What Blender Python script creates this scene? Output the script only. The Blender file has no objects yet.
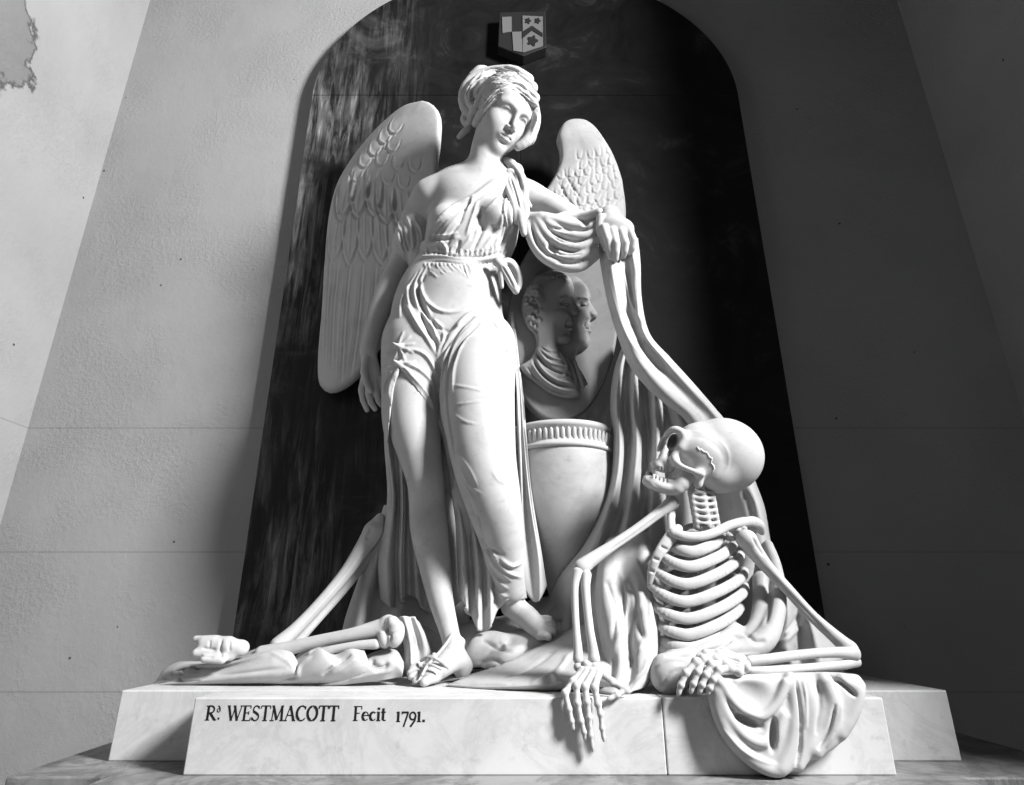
import bpy, bmesh, math, random
import numpy as np
from mathutils import Vector, Matrix
from mathutils.bvhtree import BVHTree

# ------------------------------------------------------------------ camera
FPX, THETA, CAM_Z = 600.0, math.atan(600.0 / 1658.0), 0.337
CT, ST = math.cos(THETA), math.sin(THETA)
cam_data = bpy.data.cameras.new('camera')
cam = bpy.data.objects.new('camera', cam_data)
bpy.context.scene.collection.objects.link(cam)
cam.location = (0, 0, CAM_Z)
cam.rotation_euler = (math.pi / 2 + THETA, 0, 0)
cam_data.sensor_width = 36.0
cam_data.lens = FPX * 36.0 / 1024.0
cam_data.clip_start = 0.01
bpy.context.scene.camera = cam

# ------------------------------------------------------------------ world and light
w = bpy.data.worlds.new('world')
bpy.context.scene.world = w
w.use_nodes = True
w.node_tree.nodes['Background'].inputs[0].default_value = (0.8, 0.8, 0.8, 1)
w.node_tree.nodes['Background'].inputs[1].default_value = 0.004


def area(name, loc, target, sx, sy, power):
    d = bpy.data.lights.new(name, 'AREA')
    d.shape = 'RECTANGLE'
    d.size, d.size_y, d.energy = sx, sy, power
    o = bpy.data.objects.new(name, d)
    bpy.context.scene.collection.objects.link(o)
    o.location = loc
    o.rotation_euler = (Vector(target) - Vector(loc)).to_track_quat('-Z', 'Y').to_euler()
    return o


area('window_light', (3.6, -0.75, 3.4), (0.0, 1.9, 1.0), 0.8, 1.2, 400)
area('front_fill_light', (-0.6, -2.4, 1.9), (0.0, 1.9, 0.9), 1.2, 1.8, 5)  # weak frontal fill added to lift the shade

vs = bpy.context.scene.view_settings
vs.view_transform = 'Standard'
vs.look = 'None'
vs.exposure = 1.2
vs.gamma = 1.0
vs.use_curve_mapping = False
bpy.context.scene.cycles.use_denoising = True
bpy.context.scene.cycles.max_bounces = 5

# ------------------------------------------------------------------ pixel <-> world
FRONT_Y, BACK_Y, WALL_Y, PANEL_Y = 1.5, 1.63, 2.25, 2.19
TOP_Z = 0.151          # top of the plinth; the ledge top is z = 0


def comps(px, py):
    v = 392.5 - py
    return px - 512.0, FPX * CT - v * ST, FPX * ST + v * CT


def P(px, py, y):
    a, b, c = comps(px, py)
    t = y / b
    return np.array((a * t, y, CAM_Z + c * t))


def S(py, y):
    """metres that one pixel spans at image row py, depth y"""
    return y / comps(512, py)[1]


def G(px, py, z=TOP_Z):
    a, b, c = comps(px, py)
    t = (z - CAM_Z) / c
    return np.array((a * t, b * t, z))


# ------------------------------------------------------------------ object helpers
COL = bpy.context.scene.collection


def tag(o, label=None, cat=None, group=None, kind=None):
    if label: o['label'] = label
    if cat: o['category'] = cat
    if group: o['group'] = group
    if kind: o['kind'] = kind
    return o


def empty(name, loc, label, cat, group=None):
    o = bpy.data.objects.new(name, None)
    o.empty_display_size = 0.1
    COL.objects.link(o)
    o.location = Vector([float(c) for c in loc])
    return tag(o, label, cat, group)


def link(name, me, mat, parent=None, smooth=True):
    me.materials.clear()
    me.materials.append(mat)
    if smooth:
        me.polygons.foreach_set('use_smooth', np.ones(len(me.polygons), dtype=bool))
    o = bpy.data.objects.new(name, me)
    COL.objects.link(o)
    if parent is not None:
        o.parent = parent
        off = Vector((0, 0, 0)); q = parent
        while q is not None: off -= Vector(q.location); q = q.parent
        me.transform(Matrix.Translation(off))
    return o


def npmesh(name, V, F):
    """mesh from vertex array (n,3) and list/array of faces"""
    me = bpy.data.meshes.new(name)
    V = np.asarray(V, dtype=np.float32)
    if isinstance(F, np.ndarray):
        k = F.shape[1]
        me.vertices.add(len(V)); me.vertices.foreach_set('co', V.ravel())
        me.loops.add(F.size); me.loops.foreach_set('vertex_index', F.astype(np.int32).ravel())
        me.polygons.add(len(F))
        me.polygons.foreach_set('loop_start', np.arange(0, F.size, k, dtype=np.int32))
        me.polygons.foreach_set('loop_total', np.full(len(F), k, dtype=np.int32))
        me.update(calc_edges=True)
        me.validate()
    else:
        me.from_pydata([tuple(map(float, v)) for v in V], [], [tuple(map(int, f)) for f in F])
        me.update()
    return me


def crom(pts, n):
    """Catmull-Rom resample of a polyline (any dimension) to n points"""
    p = np.asarray(pts, dtype=float)
    m = len(p)
    if m == 1: return np.repeat(p, n, 0)
    d = np.linalg.norm(np.diff(p[:, :2], axis=0), axis=1) + 1e-6
    s = np.concatenate(([0], np.cumsum(d))); s /= s[-1]
    u = np.linspace(0, 1, n)
    i = np.clip(np.searchsorted(s, u, side='right') - 1, 0, m - 2)
    t = ((u - s[i]) / (s[i + 1] - s[i]))[:, None]
    # tangents by finite differences on the uneven parameter
    T = np.zeros_like(p)
    T[0] = (p[1] - p[0]) / (s[1] - s[0]); T[-1] = (p[-1] - p[-2]) / (s[-1] - s[-2])
    for k in range(1, m - 1):
        T[k] = (p[k + 1] - p[k - 1]) / (s[k + 1] - s[k - 1])
    h = (s[i + 1] - s[i])[:, None]
    return ((2 * t**3 - 3 * t**2 + 1) * p[i] + (t**3 - 2 * t**2 + t) * h * T[i]
            + (-2 * t**3 + 3 * t**2) * p[i + 1] + (t**3 - t**2) * h * T[i + 1])


# ------------------------------------------------------------------ materials
def mat_base(name, rough=0.5, spec=0.25):
    m = bpy.data.materials.new(name); m.use_nodes = True
    nt = m.node_tree; b = nt.nodes['Principled BSDF']
    b.inputs['Roughness'].default_value = rough
    b.inputs['Specular IOR Level'].default_value = spec
    return m, nt, b


def N(nt, t, **kw):
    n = nt.nodes.new(t)
    for k, v in kw.items():
        if k in n.inputs: n.inputs[k].default_value = v
        else: setattr(n, k, v)
    return n


def grey(v): return (v, v, v, 1)


def ramp(nt, src, stops):
    r = nt.nodes.new('ShaderNodeValToRGB')
    e = r.color_ramp.elements
    e[0].position, e[0].color = stops[0][0], grey(stops[0][1])
    e[1].position, e[1].color = stops[-1][0], grey(stops[-1][1])
    for p_, v in stops[1:-1]:
        x = e.new(p_); x.color = grey(v)
    nt.links.new(src, r.inputs[0])
    return r.outputs[0]


def mulc(nt, a, b, mode='MULTIPLY', fac=1.0):
    x = nt.nodes.new('ShaderNodeMix'); x.data_type = 'RGBA'; x.blend_type = mode
    x.inputs[0].default_value = fac
    nt.links.new(a, x.inputs[6]); nt.links.new(b, x.inputs[7])
    return x.outputs[2]


def coords(nt, scale=(1, 1, 1)):
    tc = nt.nodes.new('ShaderNodeTexCoord'); mp = nt.nodes.new('ShaderNodeMapping')
    mp.inputs['Scale'].default_value = scale
    nt.links.new(tc.outputs['Object'], mp.inputs[0])
    return mp.outputs[0]


def noise(nt, vec, scale, detail=6, rough=0.6, dist=0.0):
    n = N(nt, 'ShaderNodeTexNoise', Scale=scale, Detail=detail, Roughness=rough, Distortion=dist)
    nt.links.new(vec, n.inputs['Vector'])
    return n.outputs[0]


def bump(nt, b, h, strength, dist=0.01):
    n = N(nt, 'ShaderNodeBump', Strength=strength, Distance=dist)
    nt.links.new(h, n.inputs['Height']); nt.links.new(n.outputs[0], b.inputs['Normal'])
    return n


def marble(name, base=0.8, dark=0.62, vein=0.0, scale=6, rough=0.45, gr=0.05):
    m, nt, b = mat_base(name, rough)
    v = coords(nt)
    c = ramp(nt, noise(nt, v, scale, 8, 0.65, 0.6), [(0.3, dark), (0.55, base), (1.0, base)])
    c = mulc(nt, c, ramp(nt, noise(nt, v, scale * 5, 6, 0.7), [(0.28, .78), (0.42, 1), (1, 1)]))
    if vein:
        c2 = ramp(nt, noise(nt, v, scale * 0.8, 10, 0.7, 1.6), [(0.44, 1), (0.5, 1 - vein), (0.56, 1)])
        c = mulc(nt, c, c2)
    nt.links.new(c, b.inputs['Base Color'])
    bump(nt, b, noise(nt, v, 120, 4), gr, 0.004)
    return m


M_STATUE = marble('carved_marble', 0.43, 0.35, 0.0, 9, 0.6)
M_URN = marble('veined_marble', 0.38, 0.29, 0.08, 4, 0.45)
M_RELIEF = marble('grey_marble', 0.19, 0.14, 0.06, 5, 0.55)
M_BLOCK = marble('plinth_marble', 0.56, 0.46, 0.10, 5, 0.5)
M_LEDGE = marble('ledge_marble', 0.24, 0.10, 0.4, 5, 0.45)

# black marble panel: dark polished stone; left streaks part veining, part painted reflection of left wall
M_PANEL, nt, b = mat_base('black_marble', 0.5, 0.2)
v = coords(nt)
c = ramp(nt, noise(nt, v, 3.2, 10, 0.72, 1.2), [(0.3, 0.003), (0.55, 0.012), (0.68, 0.04), (0.8, 0.09)])
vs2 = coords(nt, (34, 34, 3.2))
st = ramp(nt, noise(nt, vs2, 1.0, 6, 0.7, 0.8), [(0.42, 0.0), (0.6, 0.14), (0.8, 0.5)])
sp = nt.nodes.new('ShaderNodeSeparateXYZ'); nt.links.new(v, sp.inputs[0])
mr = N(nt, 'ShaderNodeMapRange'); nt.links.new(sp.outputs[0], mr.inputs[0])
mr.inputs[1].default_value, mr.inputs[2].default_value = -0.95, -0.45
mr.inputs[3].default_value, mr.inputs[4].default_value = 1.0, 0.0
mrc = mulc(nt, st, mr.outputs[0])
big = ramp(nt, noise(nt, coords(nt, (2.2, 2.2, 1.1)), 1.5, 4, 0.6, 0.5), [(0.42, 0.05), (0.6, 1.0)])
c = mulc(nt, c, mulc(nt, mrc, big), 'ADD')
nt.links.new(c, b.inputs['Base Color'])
bump(nt, b, noise(nt, v, 30, 6), 0.12, 0.006)

# lime-washed plaster
joints = [float(P(100, q, WALL_Y)[2]) for q in (428, 552, 692)]


def plaster(name, base):
    m, nt, b = mat_base(name, 0.9, 0.1)
    v = coords(nt)
    c = ramp(nt, noise(nt, v, 2.0, 8, 0.6, 0.3), [(0.3, base * 0.88), (0.6, base), (1, base)])
    sp = nt.nodes.new('ShaderNodeTexVoronoi'); sp.inputs['Scale'].default_value = 5.5
    nt.links.new(v, sp.inputs['Vector'])
    c2 = ramp(nt, sp.outputs[0], [(0.0, 0.15), (0.024, 0.2), (0.034, 1)])
    c = mulc(nt, c, c2)
    # plaster joints, and an old peeled patch high on the left
    sx = nt.nodes.new('ShaderNodeSeparateXYZ'); nt.links.new(v, sx.inputs[0])
    for z0 in joints:
        a_ = N(nt, 'ShaderNodeMath', operation='SUBTRACT'); nt.links.new(sx.outputs[2], a_.inputs[0]); a_.inputs[1].default_value = z0
        a2 = N(nt, 'ShaderNodeMath', operation='ABSOLUTE'); nt.links.new(a_.outputs[0], a2.inputs[0])
        c = mulc(nt, c, ramp(nt, a2.outputs[0], [(0.0, .72), (0.0022, .8), (0.004, 1)]))
    vd = N(nt, 'ShaderNodeVectorMath', operation='DISTANCE'); nt.links.new(v, vd.inputs[0]); vd.inputs[1].default_value = (-1.89, 1.50, 2.36)
    ad = N(nt, 'ShaderNodeMath', operation='MULTIPLY_ADD'); nt.links.new(noise(nt, v, 9, 5), ad.inputs[0]); ad.inputs[1].default_value = 0.35; nt.links.new(vd.outputs['Value'], ad.inputs[2])
    c = mulc(nt, c, ramp(nt, ad.outputs[0], [(0.30, .68), (0.43, .62), (0.45, .25), (0.47, 1)]))
    nt.links.new(c, b.inputs['Base Color'])
    n1 = noise(nt, v, 14, 8, 0.7)
    n2 = ramp(nt, noise(nt, v, 60, 6, 0.7), [(0.45, 0), (0.7, 1)])
    mask = ramp(nt, noise(nt, v, 2.5, 3), [(0.45, 0.1), (0.6, 1)])
    bump(nt, b, mulc(nt, mulc(nt, n2, mask), n1, 'ADD'), 0.35, 0.008)
    return m


M_WALL = plaster('lime_plaster', 0.29)
M_INK, nt, b = mat_base('black_lettering', 0.7); b.inputs['Base Color'].default_value = grey(0.01)
M_PALE, nt, b = mat_base('pale_heraldic_stone', 0.6); b.inputs['Base Color'].default_value = grey(0.14)
M_DARK, nt, b = mat_base('dark_stone', 0.5); b.inputs['Base Color'].default_value = grey(0.02)
M_BONE = marble('bone_marble', 0.45, 0.38, 0.0, 12, 0.55)
M_SUTURE, nt, b = mat_base('pale_suture', 0.6); b.inputs['Base Color'].default_value = grey(0.7)


# ------------------------------------------------------------------ setting
def box_mesh(name, lo, hi, bevel=0.0, seg=2):
    bm = bmesh.new()
    bmesh.ops.create_cube(bm, size=1)
    for q in bm.verts:
        q.co = Vector([lo[i] + (q.co[i] + 0.5) * (hi[i] - lo[i]) for i in range(3)])
    if bevel: bmesh.ops.bevel(bm, geom=bm.edges[:], offset=bevel, segments=seg, affect='EDGES', profile=0.5)
    me = bpy.data.meshes.new(name); bm.to_mesh(me); bm.free()
    return me


XL, XR = -1.89, 2.01
SIDE_FRONT = 0.62      # where the right reveal of the niche ends; light falls in past it
tag(link('wall_back', box_mesh('wall_back', (XL - 0.2, WALL_Y, -1.4), (XR + 0.2, WALL_Y + 0.2, 5.2)), M_WALL, smooth=False), kind='structure')
tag(link('wall_left', box_mesh('wall_left', (XL - 0.2, 0.3, -1.4), (XL, WALL_Y, 5.2)), M_WALL, smooth=False), kind='structure')
tag(link('wall_right', box_mesh('wall_right', (XR, SIDE_FRONT, -1.4), (XR + 0.25, WALL_Y, 5.2)), M_WALL, smooth=False), kind='structure')
tag(link('floor', box_mesh('floor', (-4, -3, -1.5), (4.5, WALL_Y + 0.2, -1.4)), M_LEDGE, smooth=False), kind='structure')

# ------------------------------------------------------------------ sculpting kit: distance fields on a grid
class Clay:
    def __init__(s, lo, hi, h):
        s.lo = np.array(lo, float); s.h = h
        s.n = np.ceil((np.array(hi) - s.lo) / h).astype(int) + 1
        s.ax = [(s.lo[i] + h * np.arange(s.n[i])).astype(np.float32) for i in range(3)]
        s.F = np.full(tuple(s.n), 0.06, np.float32)

    def _sl(s, lo, hi):
        a = np.clip(np.floor((np.array(lo) - s.lo) / s.h).astype(int), 0, s.n)
        b = np.clip(np.ceil((np.array(hi) - s.lo) / s.h).astype(int) + 1, 0, s.n)
        if np.any(b <= a): return None, None
        sl = tuple(slice(a[i], b[i]) for i in range(3))
        X = s.ax[0][sl[0]][:, None, None]; Y = s.ax[1][sl[1]][None, :, None]; Z = s.ax[2][sl[2]][None, None, :]
        return sl, (X, Y, Z)

    def _put(s, sl, d, k, op):
        f = s.F[sl]
        if op == 'u':
            if k > 0:
                hh = np.clip(0.5 + 0.5 * (f - d) / k, 0, 1)
                s.F[sl] = f * (1 - hh) + d * hh - k * hh * (1 - hh)
            else: s.F[sl] = np.minimum(f, d)
        elif op == 's':
            k = max(k, 1e-4)
            hh = np.clip(0.5 - 0.5 * (f + d) / k, 0, 1)
            s.F[sl] = f * (1 - hh) - d * hh + k * hh * (1 - hh)
        elif op == 'i':
            s.F[sl] = np.maximum(f, d)

    def chain(s, pts, rad, k=0.01, op='u', flat=None):
        """round-jointed tube through world points; flat=(axis, factor) squashes the section along axis"""
        p = np.asarray(pts, float); r = np.asarray(rad, float)
        R = r.max() * (1.6 if flat is not None else 1.0) + k + 0.012
        sl, g = s._sl(p.min(0) - R, p.max(0) + R)
        if sl is None: return
        if flat is not None:
            n = np.asarray(flat[0], float); n = n / np.linalg.norm(n); q = flat[1]
        D = np.full((g[0].shape[0], g[1].shape[1], g[2].shape[2]), 0.06, np.float32)
        for i in range(max(1, len(p) - 1)):
            a = p[i]; b = p[min(i + 1, len(p) - 1)]; ab = b - a
            rr = max(r[i], r[min(i + 1, len(r) - 1)]) * (1.6 if flat is not None else 1.0) + k + 0.012
            ss, gg = s._sl(np.minimum(a, b) - rr, np.maximum(a, b) + rr)
            if ss is None: continue
            loc = tuple(slice(max(0, ss[j].start - sl[j].start), ss[j].stop - sl[j].start) for j in range(3))
            X, Y, Z = gg[0] - a[0], gg[1] - a[1], gg[2] - a[2]
            L = float(ab @ ab) + 1e-12
            t = np.clip((X * ab[0] + Y * ab[1] + Z * ab[2]) / L, 0, 1)
            X = X - t * ab[0]; Y = Y - t * ab[1]; Z = Z - t * ab[2]
            d2 = X * X + Y * Y + Z * Z
            if flat is not None:
                dn = X * n[0] + Y * n[1] + Z * n[2]
                d2 = d2 + dn * dn * (1 / q**2 - 1)
            d = np.sqrt(np.maximum(d2, 0)) - (r[i] + (r[min(i + 1, len(r) - 1)] - r[i]) * t)
            if flat is not None: d = d * max(min(q, 1.0), 0.5)
            D[loc] = np.minimum(D[loc], d)
        s._put(sl, D, k, op)

    def ell(s, c, rad, k=0.01, op='u', R=None):
        c = np.asarray(c, float); rad = np.asarray(rad, float)
        m = rad.max() + k + 0.012
        sl, g = s._sl(c - m, c + m)
        if sl is None: return
        q = [g[i] - c[i] for i in range(3)]
        if R is not None:
            R = np.asarray(R, float)      # columns are the ellipsoid axes in world space
            q = [q[0] * R[0, i] + q[1] * R[1, i] + q[2] * R[2, i] for i in range(3)]
        k0 = np.sqrt(sum((q[i] / rad[i])**2 for i in range(3)))
        k1 = np.sqrt(sum((q[i] / rad[i]**2)**2 for i in range(3))) + 1e-9
        d = k0 * (k0 - 1.0) / k1
        s._put(sl, d.astype(np.float32), k, op)

    def plane(s, c, n, op='i', k=0):
        n = np.asarray(n, float); n = n / np.linalg.norm(n)
        d = (s.ax[0][:, None, None] - c[0]) * n[0] + (s.ax[1][None, :, None] - c[1]) * n[1] + (s.ax[2][None, None, :] - c[2]) * n[2]
        s.F = np.maximum(s.F, d.astype(np.float32))

    # pixel-described versions: nodes are (px, py, Y, radius_px)
    def pchain(s, nodes, k=3, op='u', flat=None, n=None, kind='px'):
        a = np.asarray(nodes, float)
        if n: a = crom(a, n)
        pts = np.array([P(q[0], q[1], q[2]) for q in a])
        sc = np.array([S(q[1], q[2]) for q in a])
        s.chain(pts, a[:, 3] * sc, k * sc.mean(), op, flat)

    def pell(s, px, py, y, rx, rz, ry, k=4, op='u', roll=0.0):
        """ellipsoid with pixel radii rx (across), rz (up in the picture), ry (in depth); roll degrees clockwise"""
        sc = S(py, y); c = P(px, py, y)
        s.ell(c, (rx * sc, ry * sc, rz * sc), k * sc, op, view_frame(px, py, roll))

    def mesh(s, name):
        V, F = nets(s.F, s.lo, s.h)
        return V, F


def view_frame(px, py, roll=0.0):
    """columns: picture-right, away from the eye, picture-up, turned by roll"""
    a, b, c = comps(px, py)
    d = np.array((a, b, c)); d /= np.linalg.norm(d)
    r = np.cross(d, (0, 0, 1)); r /= np.linalg.norm(r)
    u = np.cross(r, d)
    t = math.radians(roll)
    r2 = r * math.cos(t) - u * math.sin(t); u2 = u * math.cos(t) + r * math.sin(t)
    return np.stack((r2, d, u2), 1)


def nets(F, lo, h):
    """surface nets: quads around every sign change"""
    F = np.pad(F, 1, constant_values=0.05); lo = np.asarray(lo) - h
    I = F < 0
    nx, ny, nz = F.shape
    cnt = np.zeros((nx - 1, ny - 1, nz - 1), np.int8)
    for dx in (0, 1):
        for dy in (0, 1):
            for dz in (0, 1):
                cnt += I[dx:nx - 1 + dx, dy:ny - 1 + dy, dz:nz - 1 + dz]
    act = np.argwhere((cnt > 0) & (cnt < 8))
    idx = np.full(cnt.shape, -1, np.int32)
    idx[act[:, 0], act[:, 1], act[:, 2]] = np.arange(len(act))
    acc = np.zeros((len(act), 3)); num = np.zeros(len(act))
    cor = [(0, 0, 0), (1, 0, 0), (0, 1, 0), (1, 1, 0), (0, 0, 1), (1, 0, 1), (0, 1, 1), (1, 1, 1)]
    vals = [F[act[:, 0] + c[0], act[:, 1] + c[1], act[:, 2] + c[2]] for c in cor]
    for a in range(8):
        for ax in range(3):
            if cor[a][ax]: continue
            b = a + (1, 2, 4)[ax]
            fa, fb = vals[a], vals[b]
            m = (fa < 0) != (fb < 0)
            t = np.where(m, fa / np.where(m, fa - fb, 1), 0)
            p = np.tile(np.array(cor[a], float), (len(act), 1)); p[:, ax] += t
            acc += p * m[:, None]; num += m
    V = lo + h * (act + acc / num[:, None])
    Q = []
    for ax in range(3):
        o = [0, 0, 0]; o[ax] = 1
        A = I[:nx - o[0], :ny - o[1], :nz - o[2]]; B = I[o[0]:, o[1]:, o[2]:]
        e = np.argwhere(A != B)
        u, v_ = (ax + 1) % 3, (ax + 2) % 3
        ins = A[e[:, 0], e[:, 1], e[:, 2]]
        ok = (e[:, u] > 0) & (e[:, v_] > 0)
        e = e[ok]; ins = ins[ok]
        q = []
        for du, dv in ((1, 1), (0, 1), (0, 0), (1, 0)):
            c = e.copy(); c[:, u] -= du; c[:, v_] -= dv
            q.append(idx[c[:, 0], c[:, 1], c[:, 2]])
        q = np.stack(q, 1)
        q = np.where(ins[:, None], q, q[:, ::-1])
        Q.append(q[(q >= 0).all(1)])
    return V, np.concatenate(Q)


def vnormals(V, F):
    Nn = np.zeros_like(V)
    a, b, c, d = (V[F[:, i]] for i in range(4))
    n = np.cross(c - a, d - b)
    for i in range(4): np.add.at(Nn, F[:, i], n)
    return Nn / (np.linalg.norm(Nn, axis=1)[:, None] + 1e-12)


def relax(V, F, it=1, lam=0.5):
    E = np.concatenate([F[:, [i, (i + 1) % 4]] for i in range(4)])
    deg = np.bincount(E.ravel(), minlength=len(V)).astype(float)
    for _ in range(it):
        A = np.zeros_like(V)
        for j in range(3):
            A[:, j] = (np.bincount(E[:, 0], V[E[:, 1], j], len(V)) + np.bincount(E[:, 1], V[E[:, 0], j], len(V)))
        V = V + lam * (A / np.maximum(deg, 1)[:, None] - V)
    return V


def seg_dist(V, pl):
    """distance of vertices to a polyline and the fraction along it"""
    best = np.full(len(V), 1e9); fr = np.zeros(len(V))
    n = len(pl) - 1
    for i in range(n):
        a, b = pl[i], pl[i + 1]; ab = b - a
        t = np.clip(((V - a) @ ab) / (ab @ ab + 1e-12), 0, 1)
        d = np.linalg.norm(V - a - t[:, None] * ab, axis=1)
        m = d < best
        best[m] = d[m]; fr[m] = (i + t[m]) / n
    return best, fr


def carve(V, F, strokes, base_h=1.0):
    """press or raise folds along lines drawn on the surface as seen from the front.
    stroke = (points_px, width_px, height_px[, taper]); height > 0 raises, < 0 presses in"""
    bvh = BVHTree.FromPolygons([tuple(v) for v in V.tolist()], [tuple(f) for f in F.tolist()])
    Nn = vnormals(V, F)
    D = np.zeros(len(V))
    org = Vector((0, 0, CAM_Z))
    for st in strokes:
        pts, wd, ht = st[0], st[1], st[2]
        tp = st[3] if len(st) > 3 else 'both'
        n = max(6, int(sum(math.dist(pts[i], pts[i + 1]) for i in range(len(pts) - 1)) / 5))
        pl = []; sc = []
        for q in crom(pts, n):
            hit = bvh.ray_cast(org, Vector(comps(q[0], q[1])).normalized())
            if hit[0] is not None:
                pl.append(np.array(hit[0])); sc.append(hit[0].y / comps(q[0], q[1])[1])
        if len(pl) < 2: continue
        # keep the stroke on one sheet: drop points that jump away in depth
        ys = np.array([q[1] for q in pl]); keep = np.abs(ys - np.median(ys)) < 0.16
        pl = np.array(pl)[keep]
        if len(pl) < 2: continue
        s_ = float(np.mean(sc)); W = wd * s_
        lo, hi = pl.min(0) - 3 * W, pl.max(0) + 3 * W
        m = np.nonzero(((V >= lo) & (V <= hi)).all(1))[0]
        if len(m) == 0: continue
        d, fr = seg_dist(V[m], pl)
        a = np.exp(-(d / W)**2)
        if tp == 'both': a *= np.clip(np.minimum(fr, 1 - fr) * 5, 0, 1)**0.7
        elif tp == 'end': a *= np.clip((1 - fr) * 4, 0, 1)**0.7
        elif tp == 'start': a *= np.clip(fr * 4, 0, 1)**0.7
        # only what faces the same way as the drawn surface
        D[m] += ht * s_ * a
    return V + Nn * D[:, None]


def sculpt(name, clay, mat, parent, strokes=None, it=1):
    V, F = clay.mesh(name)
    V = relax(V, F, it)
    if strokes: V = carve(V, F, strokes)
    print(name, len(V), 'verts')
    return link(name, npmesh(name, V, F), mat, parent)


def pbox(nodes, pad=0.03):
    """world bounding box of pixel nodes (px, py, Y, r)"""
    pts = np.array([P(q[0], q[1], q[2]) for q in nodes]); r = max(q[3] * S(q[1], q[2]) for q in nodes)
    return pts.min(0) - r - pad, pts.max(0) + r + pad


# ------------------------------------------------------------------ cloth kit: sheets lofted through drawn fold lines
def loft(rails, nu=60, nv=8, thick=0.008, closed=False):
    """rails: list of polylines (px,py,Y); smooth surface through them, nv steps between rails, with thickness"""
    A = np.array([crom(np.asarray(r, float), nu) for r in rails])      # R,nu,3
    B = np.stack([crom_idx(A[:, j], nv) for j in range(nu)], 1)
    W = np.array([[P(*q) for q in row] for row in B])
    return sheet(W, thick)


def crom_idx(p, nv):
    m = len(p); u = np.linspace(0, m - 1, (m - 1) * nv + 1)
    i = np.clip(np.floor(u).astype(int), 0, m - 2); t = (u - i)[:, None]
    p0 = p[np.clip(i - 1, 0, m - 1)]; p1 = p[i]; p2 = p[i + 1]; p3 = p[np.clip(i + 2, 0, m - 1)]
    return 0.5 * (2 * p1 + (p2 - p0) * t + (2 * p0 - 5 * p1 + 4 * p2 - p3) * t**2 + (3 * p1 - p0 - 3 * p2 + p3) * t**3)


def sheet(W, thick):
    """closed slab from a grid of points; the given points are the face seen from the front"""
    a, b = W.shape[:2]
    du = np.gradient(W, axis=0); dv = np.gradient(W, axis=1)
    n = np.cross(du, dv); n /= np.linalg.norm(n, axis=2)[..., None] + 1e-12
    eye = W - np.array((0, 0, CAM_Z))
    s = np.sign((n * eye).sum(2)); s[s == 0] = 1
    if (s > 0).mean() < 0.5: n = -n
    back = W + n * thick
    V = np.concatenate((W.reshape(-1, 3), back.reshape(-1, 3)))
    id_ = np.arange(a * b).reshape(a, b)
    q = np.stack((id_[:-1, :-1], id_[1:, :-1], id_[1:, 1:], id_[:-1, 1:]), -1).reshape(-1, 4)
    flip = ((np.cross(W[1:, :-1] - W[:-1, :-1], W[:-1, 1:] - W[:-1, :-1]) * n[:-1, :-1]).sum(2) > 0).reshape(-1)
    if flip.mean() > 0.5: q = q[:, ::-1]
    o = a * b
    Q = [q, q[:, ::-1] + o]
    rim = np.concatenate((id_[0, :], id_[1:, -1], id_[-1, -2::-1], id_[-2:0:-1, 0]))
    nx = np.roll(rim, -1)
    e = np.stack((rim, nx, nx + o, rim + o), 1)
    # orient rim like the front face
    f0 = q[0].tolist(); want = None
    for i in range(4):
        if f0[i] == rim[0] and f0[(i + 1) % 4] == rim[1]: want = True
        if f0[i] == rim[1] and f0[(i + 1) % 4] == rim[0]: want = False
    if want: e = e[:, ::-1]
    Q.append(e)
    return V, np.concatenate(Q)


def cloth(name, rails, mat, parent=None, strokes=None, nu=60, nv=8, thick=0.008):
    V, F = loft(rails, nu, nv, thick)
    if strokes: V = carve(V, F, strokes)
    return link(name, npmesh(name, V, F), mat, parent)


# ------------------------------------------------------------------ ledge, plinth blocks, black panel
def prism(name, poly, z0, z1, axis='z', bevel=0.0):
    """extrude a 2D polygon; axis z: (x,y) outline; axis y: (x,z) outline from y=z0 (front) to y=z1"""
    bm = bmesh.new()
    f = [bm.verts.new((p[0], p[1], z0) if axis == 'z' else (p[0], z0, p[1])) for p in poly]
    g = [bm.verts.new((p[0], p[1], z1) if axis == 'z' else (p[0], z1, p[1])) for p in poly]
    n = len(poly)
    bm.faces.new(f); bm.faces.new(g)
    for i in range(n): bm.faces.new((f[i], f[(i + 1) % n], g[(i + 1) % n], g[i]))
    bmesh.ops.recalc_face_normals(bm, faces=bm.faces)
    if bevel:
        ed = [e for e in bm.edges if e.calc_face_angle(0) > 0.6]
        bmesh.ops.bevel(bm, geom=ed, offset=bevel, segments=2, affect='EDGES', profile=0.5)
    me = bpy.data.meshes.new(name); bm.to_mesh(me); bm.free()
    return me


led = [(-1.085, 1.49), (-0.87, 1.49), (-0.87, 1.30), (0.965, 1.30), (0.965, 1.485), (1.30, 1.485), (1.30, WALL_Y - 0.002), (-1.085, WALL_Y - 0.002)]
ledge = link('stone_ledge', prism('stone_ledge', led, -1.4, 0.0, bevel=0.004), M_LEDGE, smooth=False)
tag(ledge, 'streaked grey marble ledge running beneath all the pale plinth blocks', 'ledge')
xj = P(665, 740, FRONT_Y)[0]
bl = link('plinth_block', box_mesh('plinth_block', (-0.712, FRONT_Y, 0), (xj - 0.0008, BACK_Y - 0.001, TOP_Z), 0.003), M_BLOCK, smooth=False)
tag(bl, 'long pale marble front block with black carved inscription at its left', 'plinth block', 'plinth blocks')
br = link('plinth_block', box_mesh('plinth_block', (xj + 0.0008, FRONT_Y, 0), (0.832, BACK_Y - 0.001, TOP_Z), 0.003), M_BLOCK, smooth=False)
tag(br, 'shorter plain front block half covered by the hanging swag of cloth', 'plinth block', 'plinth blocks')
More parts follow.
